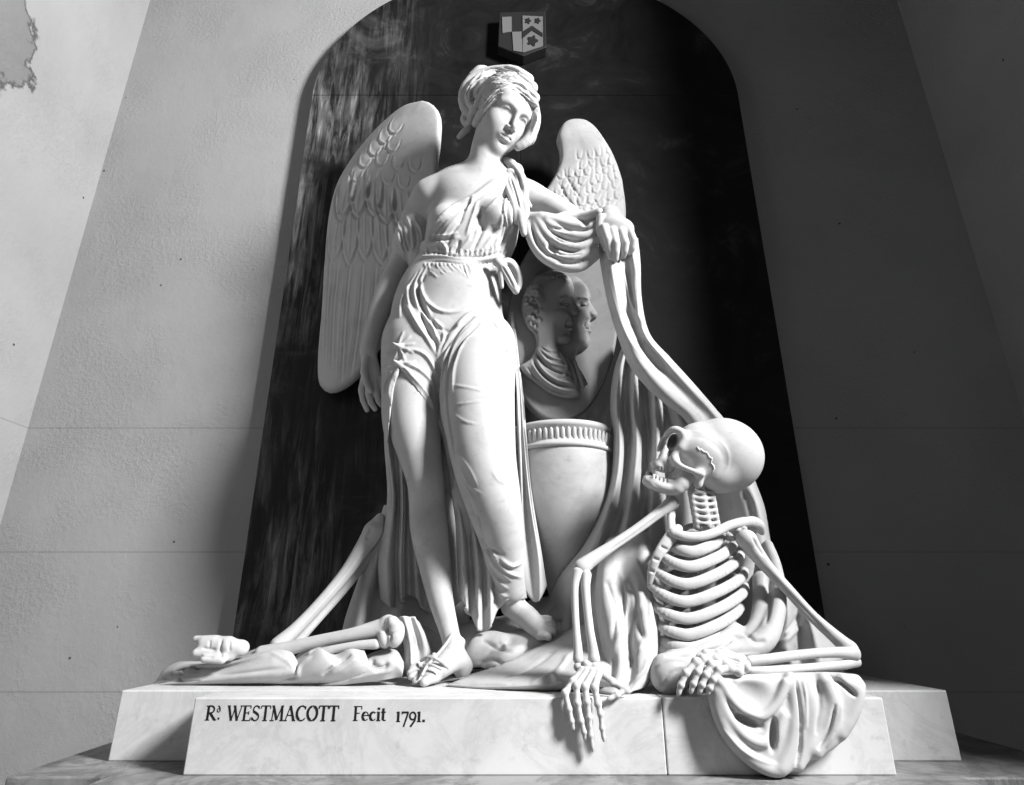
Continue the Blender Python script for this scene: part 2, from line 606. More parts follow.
bb = link('plinth_block', box_mesh('plinth_block', (-0.956, BACK_Y, 0), (1.064, WALL_Y - 0.001, TOP_Z), 0.003), M_BLOCK, smooth=False)
tag(bb, 'wide rear block set back, its ends showing beyond both front blocks', 'plinth block', 'plinth blocks')

# panel outline in (x, z)
px0, px1 = P(232, 640, PANEL_Y)[0], P(829, 640, PANEL_Y)[0]
zs = P(512, 95, PANEL_Y)[2]; zb = TOP_Z
xc, rx_ = (px0 + px1) / 2, (px1 - px0) / 2
panel = empty('black_panel', (xc, PANEL_Y, zb), 'tall dark marble panel with arched top behind the sculpture', 'panel')
g_ = 0.0012
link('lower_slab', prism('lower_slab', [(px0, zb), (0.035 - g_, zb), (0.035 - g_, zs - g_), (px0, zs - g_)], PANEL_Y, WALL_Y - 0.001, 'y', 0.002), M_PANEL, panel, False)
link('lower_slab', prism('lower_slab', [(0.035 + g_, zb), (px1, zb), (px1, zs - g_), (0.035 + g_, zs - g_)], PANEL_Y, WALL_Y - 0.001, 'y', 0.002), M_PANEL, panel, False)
arch = [(px0, zs + g_)] + [(px1, zs + g_)] + [(xc + rx_ * math.cos(a), zs + 0.85 * rx_ / 1.015 * math.sin(a)) for a in np.linspace(0.03, math.pi - 0.03, 60)]
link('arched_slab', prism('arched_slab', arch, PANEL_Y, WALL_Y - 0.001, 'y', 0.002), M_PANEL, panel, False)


# ------------------------------------------------------------------ coat of arms on the panel
def slab(name, pts, y0, y1, mat, parent, bevel=0.0, smooth=False):
    """flat piece whose outline is given in pixels on the plane y0"""
    return link(name, prism(name, [(P(x, y, y0)[0], P(x, y, y0)[2]) for x, y in pts], y0, y1, 'y', bevel), mat, parent, smooth)


YS = PANEL_Y - 0.055
arms = empty('coat_of_arms', P(523, 40, YS), 'small carved heraldic shield fixed high on the dark panel', 'shield')
slab('shield_body', [(499.5, 12), (545.5, 11), (546.5, 47), (523, 56), (498, 46)], YS, PANEL_Y - 0.0005, M_DARK, arms, 0.004)
yf = YS - 0.004
slab('quarter', [(502, 17), (511.6, 16.5), (511.8, 31.5), (502.6, 33)], yf, YS, M_PALE, arms)
slab('quarter', [(512.2, 31.8), (522, 31.5), (522.5, 52), (513.4, 50.5)], yf, YS, M_PALE, arms)
slab('impaled_field', [(522.6, 15.5), (542.8, 16.5), (543, 46), (523, 52.5)], yf, YS, M_PALE, arms)
y3 = yf - 0.003
slab('chevron', [(522.3, 31.5), (532, 25.5), (542.6, 33), (542.6, 36.5), (532, 30), (522.3, 38)], y3, yf, M_DARK, arms)
for cx, cy, rr in ((528, 20.5, 2.6), (537.5, 20.5, 2.6), (532.5, 40.5, 4.6)):
    slab('rose', [(cx + rr * (1 + 0.25 * math.cos(5 * a)) * math.cos(a), cy + rr * (1 + 0.25 * math.cos(5 * a)) * math.sin(a)) for a in np.linspace(0, 2 * math.pi, 30, endpoint=False)], y3, yf, M_DARK, arms)

# ------------------------------------------------------------------ inscription: R.d WESTMACOTT Fecit 1791.
def arc(cx, cy, rx, ry, a0, a1, n=14):
    return [(cx + rx * math.cos(math.radians(a0 + (a1 - a0) * i / n)), cy + ry * math.sin(math.radians(a0 + (a1 - a0) * i / n))) for i in range(n + 1)]


TK, TN = 0.17, 0.07
GLY = {   # strokes: (points, width) in a cell one unit high; last entry is the advance
    'R': ([([(.15, 0), (.15, 1)], TK), ([(.15, 1)] + arc(.32, .75, .24, .25, 90, -90) + [(.15, .5)], TN * 1.6), ([(.3, .5), (.68, 0)], TK), ([(0, 0), (.3, 0)], TN), ([(0, 1), (.2, 1)], TN), ([(.6, 0), (.8, 0)], TN)], .82),
    'W': ([([(.1, 1), (.38, 0)], TK), ([(.38, 0), (.6, .95)], TN), ([(.55, 1), (.82, 0)], TK), ([(.82, 0), (1.08, 1)], TN), ([(0, 1), (.22, 1)], TN), ([(.98, 1), (1.18, 1)], TN), ([(.45, 1), (.65, 1)], TN)], 1.2),
    'E': ([([(.15, 0), (.15, 1)], TK), ([(0, 1), (.58, 1), (.58, .82)], TN), ([(0, 0), (.6, 0), (.63, .2)], TN), ([(.15, .52), (.46, .52)], TN), ([(.46, .62), (.46, .42)], TN)], .72),
    'S': ([(arc(.3, .75, .22, .25, 30, 250, 12), TN * 1.4), ([(.1, .62), (.3, .52), (.46, .4)], TK), (arc(.28, .26, .24, .26, 40, -160, 12), TN * 1.4), ([(.5, .98), (.5, .8)], TN), ([(.03, .24), (.03, .02)], TN)], .64),
    'T': ([([(.38, 0), (.38, 1)], TK), ([(.02, .82), (.04, 1), (.72, 1), (.74, .82)], TN), ([(.22, 0), (.54, 0)], TN)], .78),
    'M': ([([(.14, 0), (.2, 1)], TN), ([(.18, 1), (.5, .06)], TK), ([(.5, .06), (.84, 1)], TN), ([(.84, 1), (.88, 0)], TK), ([(0, 0), (.28, 0)], TN), ([(.74, 0), (1.02, 0)], TN), ([(.08, 1), (.22, 1)], TN), ([(.82, 1), (.96, 1)], TN)], 1.06),
    'A': ([([(.1, 0), (.42, 1)], TN), ([(.42, 1), (.74, 0)], TK), ([(.22, .36), (.6, .36)], TN), ([(0, 0), (.22, 0)], TN), ([(.62, 0), (.86, 0)], TN)], .86),
    'C': ([(arc(.45, .5, .38, .5, 45, 130, 10), TN * 1.3), (arc(.45, .5, .36, .48, 120, 240, 10), TK), (arc(.45, .5, .38, .5, 230, 315, 10), TN * 1.3), ([(.72, .98), (.72, .78)], TN)], .82),
    'O': ([(arc(.45, .5, .36, .48, 110, 250, 12), TK), (arc(.45, .5, .36, .48, -70, 70, 12), TK), (arc(.45, .5, .37, .5, 60, 120, 8), TN), (arc(.45, .5, .37, .5, 240, 300, 8), TN)], .92),
    'F': ([([(.15, 0), (.15, 1)], TK), ([(0, 1), (.58, 1), (.58, .8)], TN), ([(.15, .52), (.44, .52)], TN), ([(0, 0), (.32, 0)], TN)], .6),
    'e': ([(arc(.28, .31, .22, .3, 0, 120, 8), TN), (arc(.28, .31, .2, .28, 110, 250, 10), TK), (arc(.28, .31, .22, .3, 240, 320, 8), TN), ([(.08, .36), (.5, .36)], TN)], .56),
    'c': ([(arc(.28, .31, .22, .3, 45, 120, 8), TN * 1.3), (arc(.28, .31, .2, .28, 110, 250, 10), TK), (arc(.28, .31, .22, .3, 240, 320, 8), TN)], .54),
    'i': ([([(.14, 0), (.14, .6)], TK), ([(.02, .6), (.14, .6)], TN), ([(.02, 0), (.28, 0)], TN), ([(.07, .85), (.21, .85)], TK * .9)], .32),
    't': ([([(.16, .85), (.16, .08)], TK), ([(.02, .6), (.34, .6)], TN), (arc(.27, .12, .12, .12, 190, 320, 6), TN)], .42),
    '1': ([([(.14, 0), (.14, .66)], TK), ([(.02, .6), (.14, .66)], TN), ([(.02, 0), (.28, 0)], TN)], .36),
    '7': ([([(.04, .62), (.46, .62)], TK * .8), ([(.46, .62), (.18, -.34)], TK * .7), ([(.04, .68), (.04, .5)], TN)], .52),
    '9': ([(arc(.26, .38, .2, .25, 0, 360, 18), TK * .7), ([(.46, .38), (.4, .05), (.14, -.34)], TK * .8)], .56),
    '.': ([([(.04, .05), (.17, .05)], TK)], .3),
    'd': ([(arc(.2, .22, .18, .22, 0, 360, 16), TN * 1.5), ([(.38, .24), (.3, .6), (.1, .8)], TK * .8)], .5),
    ' ': ([], .5),
}


def glyph_quads(ch, x, z, h, slant=0.0):
    out = []
    for pts, wd in GLY[ch][0]:
        wd = wd * h
        q = [(x + (a + slant * b) * h, z + b * h) for a, b in pts]
        for i in range(len(q) - 1):
            (x0, z0), (x1, z1) = q[i], q[i + 1]
            dx, dz = x1 - x0, z1 - z0; L = math.hypot(dx, dz) + 1e-9
            nx, nz = -dz / L * wd / 2, dx / L * wd / 2
            ex, ez = dx / L * wd * .12, dz / L * wd * .12
            out.append([(x0 + nx - ex, z0 + nz - ez), (x1 + nx + ex, z1 + nz + ez), (x1 - nx + ex, z1 - nz + ez), (x0 - nx - ex, z0 - nz - ez)])
    return out


def px_text(s, x_px, y_px, h_px, x_end=None):
    """text on the plinth's front face with baseline at pixel row y_px"""
    z = P(x_px, y_px, FRONT_Y)[2]; sc = S(y_px, FRONT_Y); h = h_px * S(y_px, FRONT_Y) * 1.09
    x = P(x_px, y_px, FRONT_Y)[0]
    adv = sum(GLY[c][1] for c in s) * h
    k = 1.0
    if x_end: k = (P(x_end, y_px, FRONT_Y)[0] - x) / adv
    out = []
    for c in s:
        for q in glyph_quads(c, 0, z, h):
            out.append([(x + a * k, b) for a, b in q])
        x += GLY[c][1] * h * k
    return out


for words in (px_text('R', 205, 720, 11.5, 216.5) + px_text('d', 217, 712, 6.5, 221) + px_text('.', 217.5, 719, 9, 220.5),
              px_text('WESTMACOTT', 226, 720.5, 12, 338.5), px_text('Fecit', 353, 720.5, 11.5, 386.5), px_text('1791.', 396, 721.5, 12, 426.5)):
    V, F = [], []
    for j, q in enumerate(words):
        yy = FRONT_Y - 0.0004 - 0.000004 * j
        n = len(V); V += [(a, yy, b) for a, b in q] + [(a, FRONT_Y + 0.002, b) for a, b in q]
        F += [(n, n + 1, n + 2, n + 3), (n, n + 4, n + 5, n + 1), (n + 1, n + 5, n + 6, n + 2), (n + 2, n + 6, n + 7, n + 3), (n + 3, n + 7, n + 4, n)]
    me = npmesh('inscription_word', V, [tuple(f) for f in F])
    ins = bpy.data.objects.new('inscription_word', me); me.materials.append(M_INK); COL.objects.link(ins); ins.parent = bl
    ins['label'] = 'black serif lettering'


# ------------------------------------------------------------------ winged figure
def in_poly(clay, poly, y0, y1, k=0.003):
    """cut away clay inside a pixel outline between two depths"""
    pw = np.array([P(a, b, (y0 + y1) / 2) for a, b in poly])
    sl, g = clay._sl((pw[:, 0].min() - .06, y0 - .02, pw[:, 2].min() - .08), (pw[:, 0].max() + .06, y1 + .02, pw[:, 2].max() + .08))
    X, Y, Z = np.broadcast_arrays(*g)
    # project grid points to the picture plane
    dz = Z - CAM_Z
    f = Y * CT + dz * ST; u = -Y * ST + dz * CT
    px = 512 + FPX * X / f; py = 392.5 - FPX * u / f
    d = np.full(px.shape, 1e9, np.float32); ins = np.zeros(px.shape, bool)
    n = len(poly)
    for i in range(n):
        (x0, y0_), (x1, y1_) = poly[i], poly[(i + 1) % n]
        ex, ey = x1 - x0, y1_ - y0_
        t = np.clip(((px - x0) * ex + (py - y0_) * ey) / (ex * ex + ey * ey + 1e-9), 0, 1)
        d = np.minimum(d, (px - x0 - t * ex)**2 + (py - y0_ - t * ey)**2)
        c = (y0_ > py) != (y1_ > py)
        ins ^= c & (px < (x1 - x0) * (py - y0_) / ((y1_ - y0_) if y1_ != y0_ else 1e-9) + x0)
    d = np.sqrt(d) * (f / FPX)
    d = np.where(ins, -d, d)
    d = np.maximum(d, np.maximum(y0 - Y, Y - y1)).astype(np.float32)
    clay._put(sl, d, k, 's')


ANG = empty('angel_statue', G(440, 684), 'tall white marble winged woman standing, head bowed, one arm over the oval portrait', 'statue')

# head frame: turned, tilted and bowed towards the skull
HC = P(505, 113, 1.66); HS = S(114, 1.66) * 0.96
def rotm(ax, deg):
    return np.array(Matrix.Rotation(math.radians(deg), 3, ax))
HR = view_frame(508, 114, 33) @ rotm('Z', 24) @ rotm('X', -12)


def H(x, y, z): return HC + HR @ (np.array((x, y, z)) * HS)


def hell(c, x, y, z, rx, ry, rz, k=3, op='u', yaw=0, pitch=0, roll=0):
    R = HR @ rotm('Z', yaw) @ rotm('X', pitch) @ rotm('Y', roll)
    c.ell(H(x, y, z), (rx * HS, ry * HS, rz * HS), k * HS, op, R)


def hchain(c, nodes, k=2, op='u', n=None, flat=None):
    a = np.asarray(nodes, float)
    if n:
        a = crom(a, n)
    c.chain([H(*q[:3]) for q in a], a[:, 3] * HS, k * HS, op, flat)


def fingers(c, chains, k=1.2):
    for ch in chains: c.pchain(ch, k)


lo, hi = pbox([(360, 60, 1.75, 4), (640, 80, 1.7, 4), (400, 690, 1.70, 4), (560, 640, 1.9, 8)], 0.0)
lo = np.minimum(lo, P(357, 420, 1.8)); hi = np.maximum(hi, P(642, 250, 1.8)); lo[1], hi[1] = 1.52, 2.0
hi[2] = P(500, 55, 1.72)[2]; lo[2] = TOP_Z + 0.001
body = Clay(lo, hi, 0.0032)
YA = (0, 1, 0)
# trunk
body.pchain([(448, 350, 1.84, 51), (449, 305, 1.83, 49), (460, 266, 1.81, 40), (469, 232, 1.79, 43), (472, 205, 1.78, 42)], 4, flat=(YA, .62), n=60)
body.pchain([(430, 196, 1.79, 14), (452, 186, 1.78, 15), (480, 182, 1.77, 17), (508, 186, 1.76, 15), (530, 197, 1.76, 13)], 14, n=9)
body.pell(474, 196, 1.755, 34, 20, 17, 10)
# collar bones, neck
body.pchain([(482, 184, 1.755, 18), (484, 168, 1.73, 16), (487, 150, 1.71, 16), (493, 132, 1.69, 17)], 9, n=8)
body.pchain([(474, 180, 1.715, 2.5), (450, 177, 1.735, 2.2), (434, 182, 1.75, 3)], 5, n=6)
body.pchain([(490, 181, 1.715, 2.5), (506, 182, 1.72, 2)], 5)
body.pchain([(478, 150, 1.69, 3), (481, 164, 1.70, 3), (485, 178, 1.715, 2.4)], 6, n=5)
# breasts
body.pell(446, 221, 1.725, 16, 16, 14, 9)
body.pell(496, 216, 1.715, 16, 16, 14, 9)
# head
hell(body, 0, 5, 8, 26, 30, 28, 3)
hell(body, 0, -8, -12, 22, 19, 25, 8)
hell(body, 0, -12, -26, 17, 14, 13, 10)
hell(body, 0, -21.5, -37, 6.5, 6, 6, 7)
hell(body, -13, -15, -14, 9, 9, 11, 8); hell(body, 13, -15, -14, 9, 9, 11, 8)
hell(body, 0, -17, 10, 19, 9, 12, 8)
hchain(body, [(-17, -20, 3.5, 1.8), (-10, -24.6, 5.6, 1.8), (-3, -26, 4, 1.6)], 6, n=8)
hchain(body, [(17, -20, 3.5, 1.8), (10, -24.6, 5.6, 1.8), (3, -26, 4, 1.6)], 6, n=8)
for sx in (-1, 1):
    hell(body, sx * 10.5, -29.5, -1.5, 6.4, 4.6, 3.6, 3, 's')
    hell(body, sx * 10.3, -20.2, -2.2, 4.9, 4.9, 4.6, 1.2)
    hchain(body, [(sx * 4.8, -23.5, -2.5, .8), (sx * 8, -25.4, .2, 1.0), (sx * 12.5, -25, .4, 1.0), (sx * 16.2, -21.5, -2, .8)], 1.0, n=10)
    hchain(body, [(sx * 5, -23.5, -3, .6), (sx * 9, -24.4, -5.4, .8), (sx * 13, -23.8, -5.2, .8), (sx * 16, -21.2, -2.6, .6)], 1.0, n=10)
hchain(body, [(0, -26.5, 4, 2.7), (0, -29, -4, 2.4), (0, -33, -12.5, 2.9), (0, -32.3, -14.6, 2.8)], 2.6, n=10)
hell(body, -3.7, -29.2, -14.8, 2.4, 3.1, 2.1, 1.4); hell(body, 3.7, -29.2, -14.8, 2.4, 3.1, 2.1, 1.4)
hell(body, -2.0, -30.8, -17, 1.1, 1.6, 1.2, .8, 's'); hell(body, 2.0, -30.8, -17, 1.1, 1.6, 1.2, .8, 's')
hell(body, 0, -25.5, -23.5, 8.5, 4, 5.5, 3.5)
hell(body, 0, -27.9, -22.3, 6.4, 2.4, 1.8, 1.3); hell(body, 0, -27.5, -26.3, 5.0, 2.6, 2.1, 1.3)
hchain(body, [(-7.4, -25.6, -24.2, .7), (-3, -29.8, -24.0, .95), (0, -30.4, -24.4, 1.0), (3, -29.8, -24.0, .95), (7.4, -25.6, -24.2, .7)], .9, 's', n=12)
hell(body, 0, -28.5, -30.7, 5, 1.9, 1.8, 2.2, 's')
# ear
hell(body, -26, 2, -5, 2.2, 4.5, 7, 2); hell(body, -28, 1, -5, 1.6, 2.4, 4.2, 1, 's')
# right arm and hand (picture left)
body.pchain([(430, 197, 1.79, 15.5), (418, 215, 1.83, 15), (409, 240, 1.865, 13.5), (401, 264, 1.89, 12), (390, 288, 1.89, 12.6), (377, 319, 1.88, 9.6), (369, 350, 1.865, 7.4)], 10, n=60)
body.pchain([(368, 350, 1.865, 7.2), (370, 364, 1.865, 8.6), (373, 378, 1.860, 9.4)], 5, flat=(YA, .6), n=6)
fingers(body, [
    [(365, 376, 1.860, 3.9), (361.5, 390, 1.865, 3.5), (363, 400, 1.870, 3.1), (367, 410, 1.870, 2.6)],
    [(370, 380, 1.850, 3.9), (368.5, 393, 1.852, 3.6), (371, 403, 1.860, 3.2), (375, 409, 1.870, 2.7)],
    [(375.5, 381, 1.850, 3.8), (376, 392, 1.852, 3.5), (378.5, 401, 1.860, 3.1), (381, 405, 1.875, 2.7)],
    [(380.5, 380, 1.855, 3.5), (382, 389, 1.860, 3.2), (384, 396, 1.870, 2.8)],
    [(366, 360, 1.850, 4), (364, 372, 1.835, 3.8), (367, 384, 1.830, 3.3), (371, 391, 1.835, 2.7)]])
# left arm and hand (picture right)
body.pchain([(529, 198, 1.76, 14.5), (545, 204, 1.755, 13.5), (566, 216, 1.75, 13), (586, 230, 1.75, 11)], 9, n=40)
body.pchain([(586, 230, 1.75, 11), (600, 222, 1.72, 9.5), (610, 215, 1.69, 8.5)], 5, n=7)
HY = 1.66
body.pchain([(610, 214, HY + .015, 9), (613, 221, HY, 11), (616, 228, HY, 13)], 4, flat=(YA, .5), n=6)
body.pell(617, 228, HY - .004, 17, 11, 7, 4, roll=12)
fingers(body, [
    [(604, 228, HY - .015, 4.4), (608, 240, HY - .022, 4.3), (609.5, 250, HY - .012, 3.9), (610.5, 257, HY, 3.3)],
    [(612.5, 231, HY - .018, 4.4), (616, 243, HY - .026, 4.3), (616, 252, HY - .014, 3.9), (615.5, 259, HY, 3.3)],
    [(621.5, 232, HY - .016, 4.4), (625.5, 243, HY - .022, 4.2), (624.5, 251, HY - .010, 3.8), (623, 256, HY + .004, 3.2)],
    [(629.5, 231, HY - .008, 4.1), (633.5, 240, HY - .012, 3.9), (632.5, 248, HY - .002, 3.4), (630, 253, HY + .01, 3.0)],
    [(601, 218, HY, 4.8), (600, 230, HY - .004, 4.3), (603, 241, HY + .002, 3.8), (606, 249, HY + .012, 3.2)]], 1.6)
# right leg (picture left), bare below the slit
body.pchain([(420, 345, 1.84, 31), (414, 385, 1.82, 29.5), (415, 425, 1.80, 26), (421, 458, 1.79, 21), (425.5, 480, 1.785, 18.6), (427, 503, 1.80, 17.8), (429, 528, 1.81, 18.6), (434, 560, 1.81, 16.4), (441, 600, 1.80, 12.4), (450, 634, 1.79, 9.6), (454, 652, 1.79, 10)], 9, n=110)
body.pell(423, 478, 1.762, 11, 13, 7, 8)
body.pchain([(464, 664, 1.80, 9.5), (452, 660, 1.775, 12), (440, 668, 1.745, 10.5), (428, 676, 1.72, 8)], 7, n=10)
body.pchain([(463, 664, 1.81, 8), (462, 671, 1.80, 8)], 4)
for i, (a, b, c, d, r) in enumerate([(436, 677, 424, 684.2, 5.0), (428, 675, 415.5, 682.5, 4.0), (423, 671, 411, 679, 3.7), (421, 667, 409.5, 675, 3.4), (422, 663, 411.5, 670.5, 3.1)]):
    y0 = 1.70 + i * .012
    body.pchain([(a, b, y0 + .03, r + .6), ((a + c) / 2, (b + d) / 2 - 1.6, y0, r), (c, d - 2.0, y0 - .012, r * .92)], 1.4)
body.pell(461, 642, 1.785, 4.5, 4.5, 4, 4)
# left leg under the gown, foot showing
body.pchain([(482, 345, 1.83, 34), (480, 385, 1.79, 35), (482, 425, 1.75, 32), (487, 465, 1.72, 28), (495, 500, 1.72, 25), (501, 530, 1.75, 20.5), (506, 560, 1.79, 15), (510, 585, 1.83, 11.5), (513, 603, 1.85, 10.5)], 8, n=30)
body.pchain([(511, 607, 1.86, 10), (523, 614, 1.85, 11.5), (535, 625, 1.83, 10.5), (541, 631, 1.82, 9)], 6, n=8)
for i, (a, b, c, d, r) in enumerate([(540, 636, 549, 637.5, 4.0), (543, 631, 554, 632, 3.5), (543, 627, 555.5, 627.5, 3.2), (541, 623, 553, 622.5, 3.0), (539, 619, 550, 618, 2.8)]):
    y0 = 1.80 + i * .008
    body.pchain([(a, b, y0, r + .6), ((a + c) / 2 + 1, (b + d) / 2 - 1, y0 - .01, r), (c, d, y0 - .012, r * .9)], 1.3)
sculpt('body', body, M_STATUE, ANG, it=2)
del body

# gown
g_lo = np.minimum(P(378, 420, 1.85), P(385, 300, 1.85)); g_hi = P(552, 168, 1.8)
gown = Clay((P(378, 352, 1.86)[0] - .01, 1.55, P(480, 625, 1.75)[2]), (P(545, 560, 1.9)[0] + .01, 1.99, P(500, 160, 1.8)[2]), 0.004)
gown.pchain([(447, 350, 1.84, 60), (448, 305, 1.83, 54), (460, 264, 1.81, 43), (470, 232, 1.79, 48), (473, 200, 1.78, 46)], 4, flat=(YA, .63), n=70)
gown.pchain([(498, 200, 1.76, 16), (510, 184, 1.755, 13), (515, 172, 1.76, 9)], 6, n=6)
gown.pell(474, 197, 1.752, 36, 20, 17.5, 10)
gown.pell(446, 221, 1.722, 18, 17, 15.5, 8)
gown.pell(497, 216, 1.712, 18, 17, 15.5, 8)
gown.pell(458, 292, 1.765, 31, 30, 17, 12)                    # belly
gown.pchain([(418, 345, 1.83, 35), (414, 385, 1.82, 32), (413, 425, 1.81, 29.5), (418, 452, 1.80, 25)], 9, n=50)
gown.pchain([(477, 345, 1.82, 36), (477, 385, 1.78, 37.5), (480, 425, 1.74, 35), (484.5, 462, 1.71, 32), (493, 500, 1.71, 28), (500, 530, 1.74, 23.5), (505, 560, 1.785, 19), (509, 588, 1.825, 16)], 8, n=100)
gown.pchain([(452, 395, 1.82, 16), (452, 440, 1.80, 15), (462, 500, 1.81, 13), (472, 535, 1.83, 8)], 6, n=10)   # web between legs
# open the neck and the slit over the bare thigh
in_poly(gown, [(380, 150), (512, 150), (507, 171), (492, 178), (474, 192), (452, 204), (434, 221), (425, 240), (380, 262)], 1.5, 2.1)
in_poly(gown, [(532, 150), (560, 150), (560, 290), (534, 290), (520, 226), (523, 195)], 1.5, 2.1)
in_poly(gown, [(400, 367), (414, 386), (430, 408), (442, 436), (449, 470), (455, 520), (455, 640), (378, 640), (385, 480), (390, 420), (394, 388)], 1.45, 2.1)
GS = []
def st(w, h, *pts, tp='both'): GS.append((list(pts), w, h, tp))
# bodice: neckline roll, folds fanning from the shoulder knot and gathering at the sash
st(1.5, 2.6, (428, 242), (435, 224), (451, 208), (474, 196), (492, 183), (506, 174), tp='none')
st(1.2, -2.2, (432, 244), (440, 227), (454, 213), (474, 201), (490, 190))
st(1.4, 1.4, (440, 246), (446, 230), (458, 216), (472, 204)); st(1.3, -1.4, (446, 250), (451, 236), (460, 222), (468, 210))
st(1.4, 1.6, (508, 178), (506, 206), (511, 232), (505, 250)); st(1.4, -1.8, (503, 182), (502, 206), (506, 232), (500, 250))
for a in [((512, 176), (508, 200), (512, 230), (508, 250)), ((516, 180), (516, 205), (519, 226)), ((506, 180), (498, 198), (482, 214), (472, 235), (458, 252)),
          ((507, 190), (500, 226), (488, 242), (480, 254)), ((474, 196), (468, 208), (460, 222)), ((478, 200), (472, 218), (466, 236)),
          ((430, 234), (445, 236), (458, 232)), ((428, 243), (442, 243), (460, 236)), ((436, 226), (450, 215), (466, 202)),
          ((502, 205), (506, 225), (497, 240), (494, 250)), ((514, 215), (508, 238), (500, 252)), ((440, 240), (446, 248), (447, 256))]:
    st(1.5, 1.7, *a)
for a in [((471, 197), (464, 212), (459, 224)), ((481, 206), (478, 222), (470, 240)), ((506, 222), (499, 240)), ((510, 182), (506, 205), (509, 225)), ((430, 238), (444, 240), (455, 238)), ((512, 222), (505, 240), (498, 250)), ((460, 240), (455, 254)), ((486, 222), (478, 240), (472, 252))]:
    st(1.5, -2.2, *a)
st(3, -2.5, (482, 208), (480, 222), (484, 232)); st(4, -1.5, (496, 226), (492, 236))
# sash
st(2.0, 2.2, (423, 257), (440, 256.5), (458, 259.5), (480, 260), (500, 257), (514, 262), tp='none')
st(1.1, -2.0, (421, 251), (440, 253), (460, 256.5), (482, 257), (502, 252)); st(1.1, -2.0, (424, 262), (442, 261), (460, 263.5), (482, 264), (500, 261))
rg = random.Random(5)
for x in range(424, 506, 4):
    u = (x - 465) / 45.0; n_ = rg.uniform(5, 15) * (1.1 if x < 465 else .7)
    a_, l_ = (x, 262.5), rg.uniform(.5, 1.3) * (1 if x < 470 else .6)
    st(rg.uniform(.8, 1.3), l_, a_, (x - u * 2 + 2, 262 + n_ * .5), (x + 5 - u * 6, 262 + n_))
    st(.9, -l_, (x + 2, 262), (x + 3.5, 262 + n_ * .5), (x + 6 - u * 5, 262 + n_ * .9))
for x in range(426, 510, 5):
    n_ = rg.uniform(4, 11); l_ = rg.uniform(.6, 1.3)
    st(.9, l_, (x, 255.5), (x + rg.uniform(-1, 2), 255 - n_ * .5), (x + rg.uniform(-1, 5), 255 - n_))
    st(.9, -l_, (x + 2, 255.5), (x + 2.5, 255 - n_ * .5), (x + 4, 255 - n_ * .8))
# belly: long loops from the left hip, apron of folds to the groin
for a in [((428, 265), (421, 282), (426, 300), (440, 311), (458, 312), (475, 304)), ((422, 268), (415, 288), (419, 308), (432, 326), (440, 345)),
          ((417, 272), (408, 292), (413, 315), (428, 340), (437, 356)), ((425, 300), (432, 322), (439, 345), (437, 360)),
          ((478, 308), (462, 322), (449, 340), (440, 356)), ((486, 314), (466, 326), (452, 346), (443, 365)), ((470, 312), (456, 326), (446, 340)),
          ((432, 318), (444, 332), (440, 350)), ((410, 285), (402, 300), (400, 318)), ((404, 300), (414, 320), (424, 336))]:
    st(1.6, 2.3, *a)
for a in [((425, 275), (418, 292), (424, 310), (436, 330)), ((428, 312), (436, 330), (438, 350)), ((474, 316), (456, 334), (445, 352)), ((418, 300), (424, 322), (436, 345)), ((437, 325), (447, 332), (458, 326))]:
    st(1.8, -2.6, *a)
# over the right thigh: gathers from two knots
for c, ang in (((399, 347), (-80, -50, -20, 15, 60, 110, 150)), ((399, 364), (-60, -15, 30, 55, 100, 130, 160))):
    st(2.2, 3.2, (c[0] - 2, c[1]), (c[0] + 2, c[1]), tp='none')
    for t in ang:
        r = 17; st(1.2, 1.6, c, (c[0] + r * .5 * math.cos(math.radians(t)), c[1] + r * .5 * math.sin(math.radians(t)) + 1), (c[0] + r * math.cos(math.radians(t + 8)), c[1] + r * math.sin(math.radians(t + 8))), tp='end')
for a in [((401, 366), (414, 378), (428, 396), (440, 424), (447, 452)), ((402, 362), (420, 370), (436, 388), (442, 408)), ((404, 348), (424, 354), (436, 372), (441, 392)), ((398, 368), (391, 384), (389, 400)), ((396, 366), (387, 380), (384, 396))]:
    st(1.6, 2.2, *a)
# deep valley between the thighs
st(4.5, -7, (437, 368), (438, 392), (440, 420), (446, 450), (452, 490)); st(2.5, -4, (440, 360), (438, 384), (440, 410))
for a in [((462, 322), (450, 344), (443, 372), (442, 405), (447, 440)), ((474, 322), (456, 344), (448, 372), (447, 405), (452, 440), (456, 470)), ((484, 322), (464, 342), (455, 364), (452, 395)), ((500, 340), (512, 362), (517, 392), (518, 430)), ((490, 318), (506, 340), (515, 360))]:
    st(1.5, 2.1, *a)
for a in [((468, 322), (452, 346), (446, 378), (445, 412)), ((480, 324), (461, 344), (451, 372)), ((505, 350), (513, 375), (516, 400))]:
    st(1.4, -2.2, *a)
# left leg: clinging cloth with sparse creases
for a in [((452, 385), (470, 388), (486, 392)), ((455, 405), (475, 402), (490, 400)), ((453, 414), (466, 422), (478, 424)), ((500, 445), (513, 440), (519, 430)), ((455, 450), (470, 470), (478, 488)), ((458, 462), (470, 486), (482, 494)), ((508, 460), (517, 480), (519, 505)),
          ((462, 480), (476, 505), (484, 530), (486, 548)), ((492, 470), (498, 480), (508, 484)), ((474, 500), (480, 530), (492, 552), (506, 562))]:
    st(1.2, .75, *a)
for a in [((512, 300), (514, 330), (517, 360), (520, 400)), ((517, 452), (520, 480), (521, 520)), ((470, 500), (480, 540), (496, 558)), ((478, 512), (486, 545), (505, 556))]:
    st(1.8, -2.4, *a)
for a in [((482, 540), (495, 565), (512, 582)), ((484, 556), (495, 576), (508, 590)), ((500, 558), (512, 566), (522, 562)), ((486, 575), (496, 590), (508, 597)), ((490, 548), (505, 570), (522, 578))]:
    st(1.8, 2.6, *a)
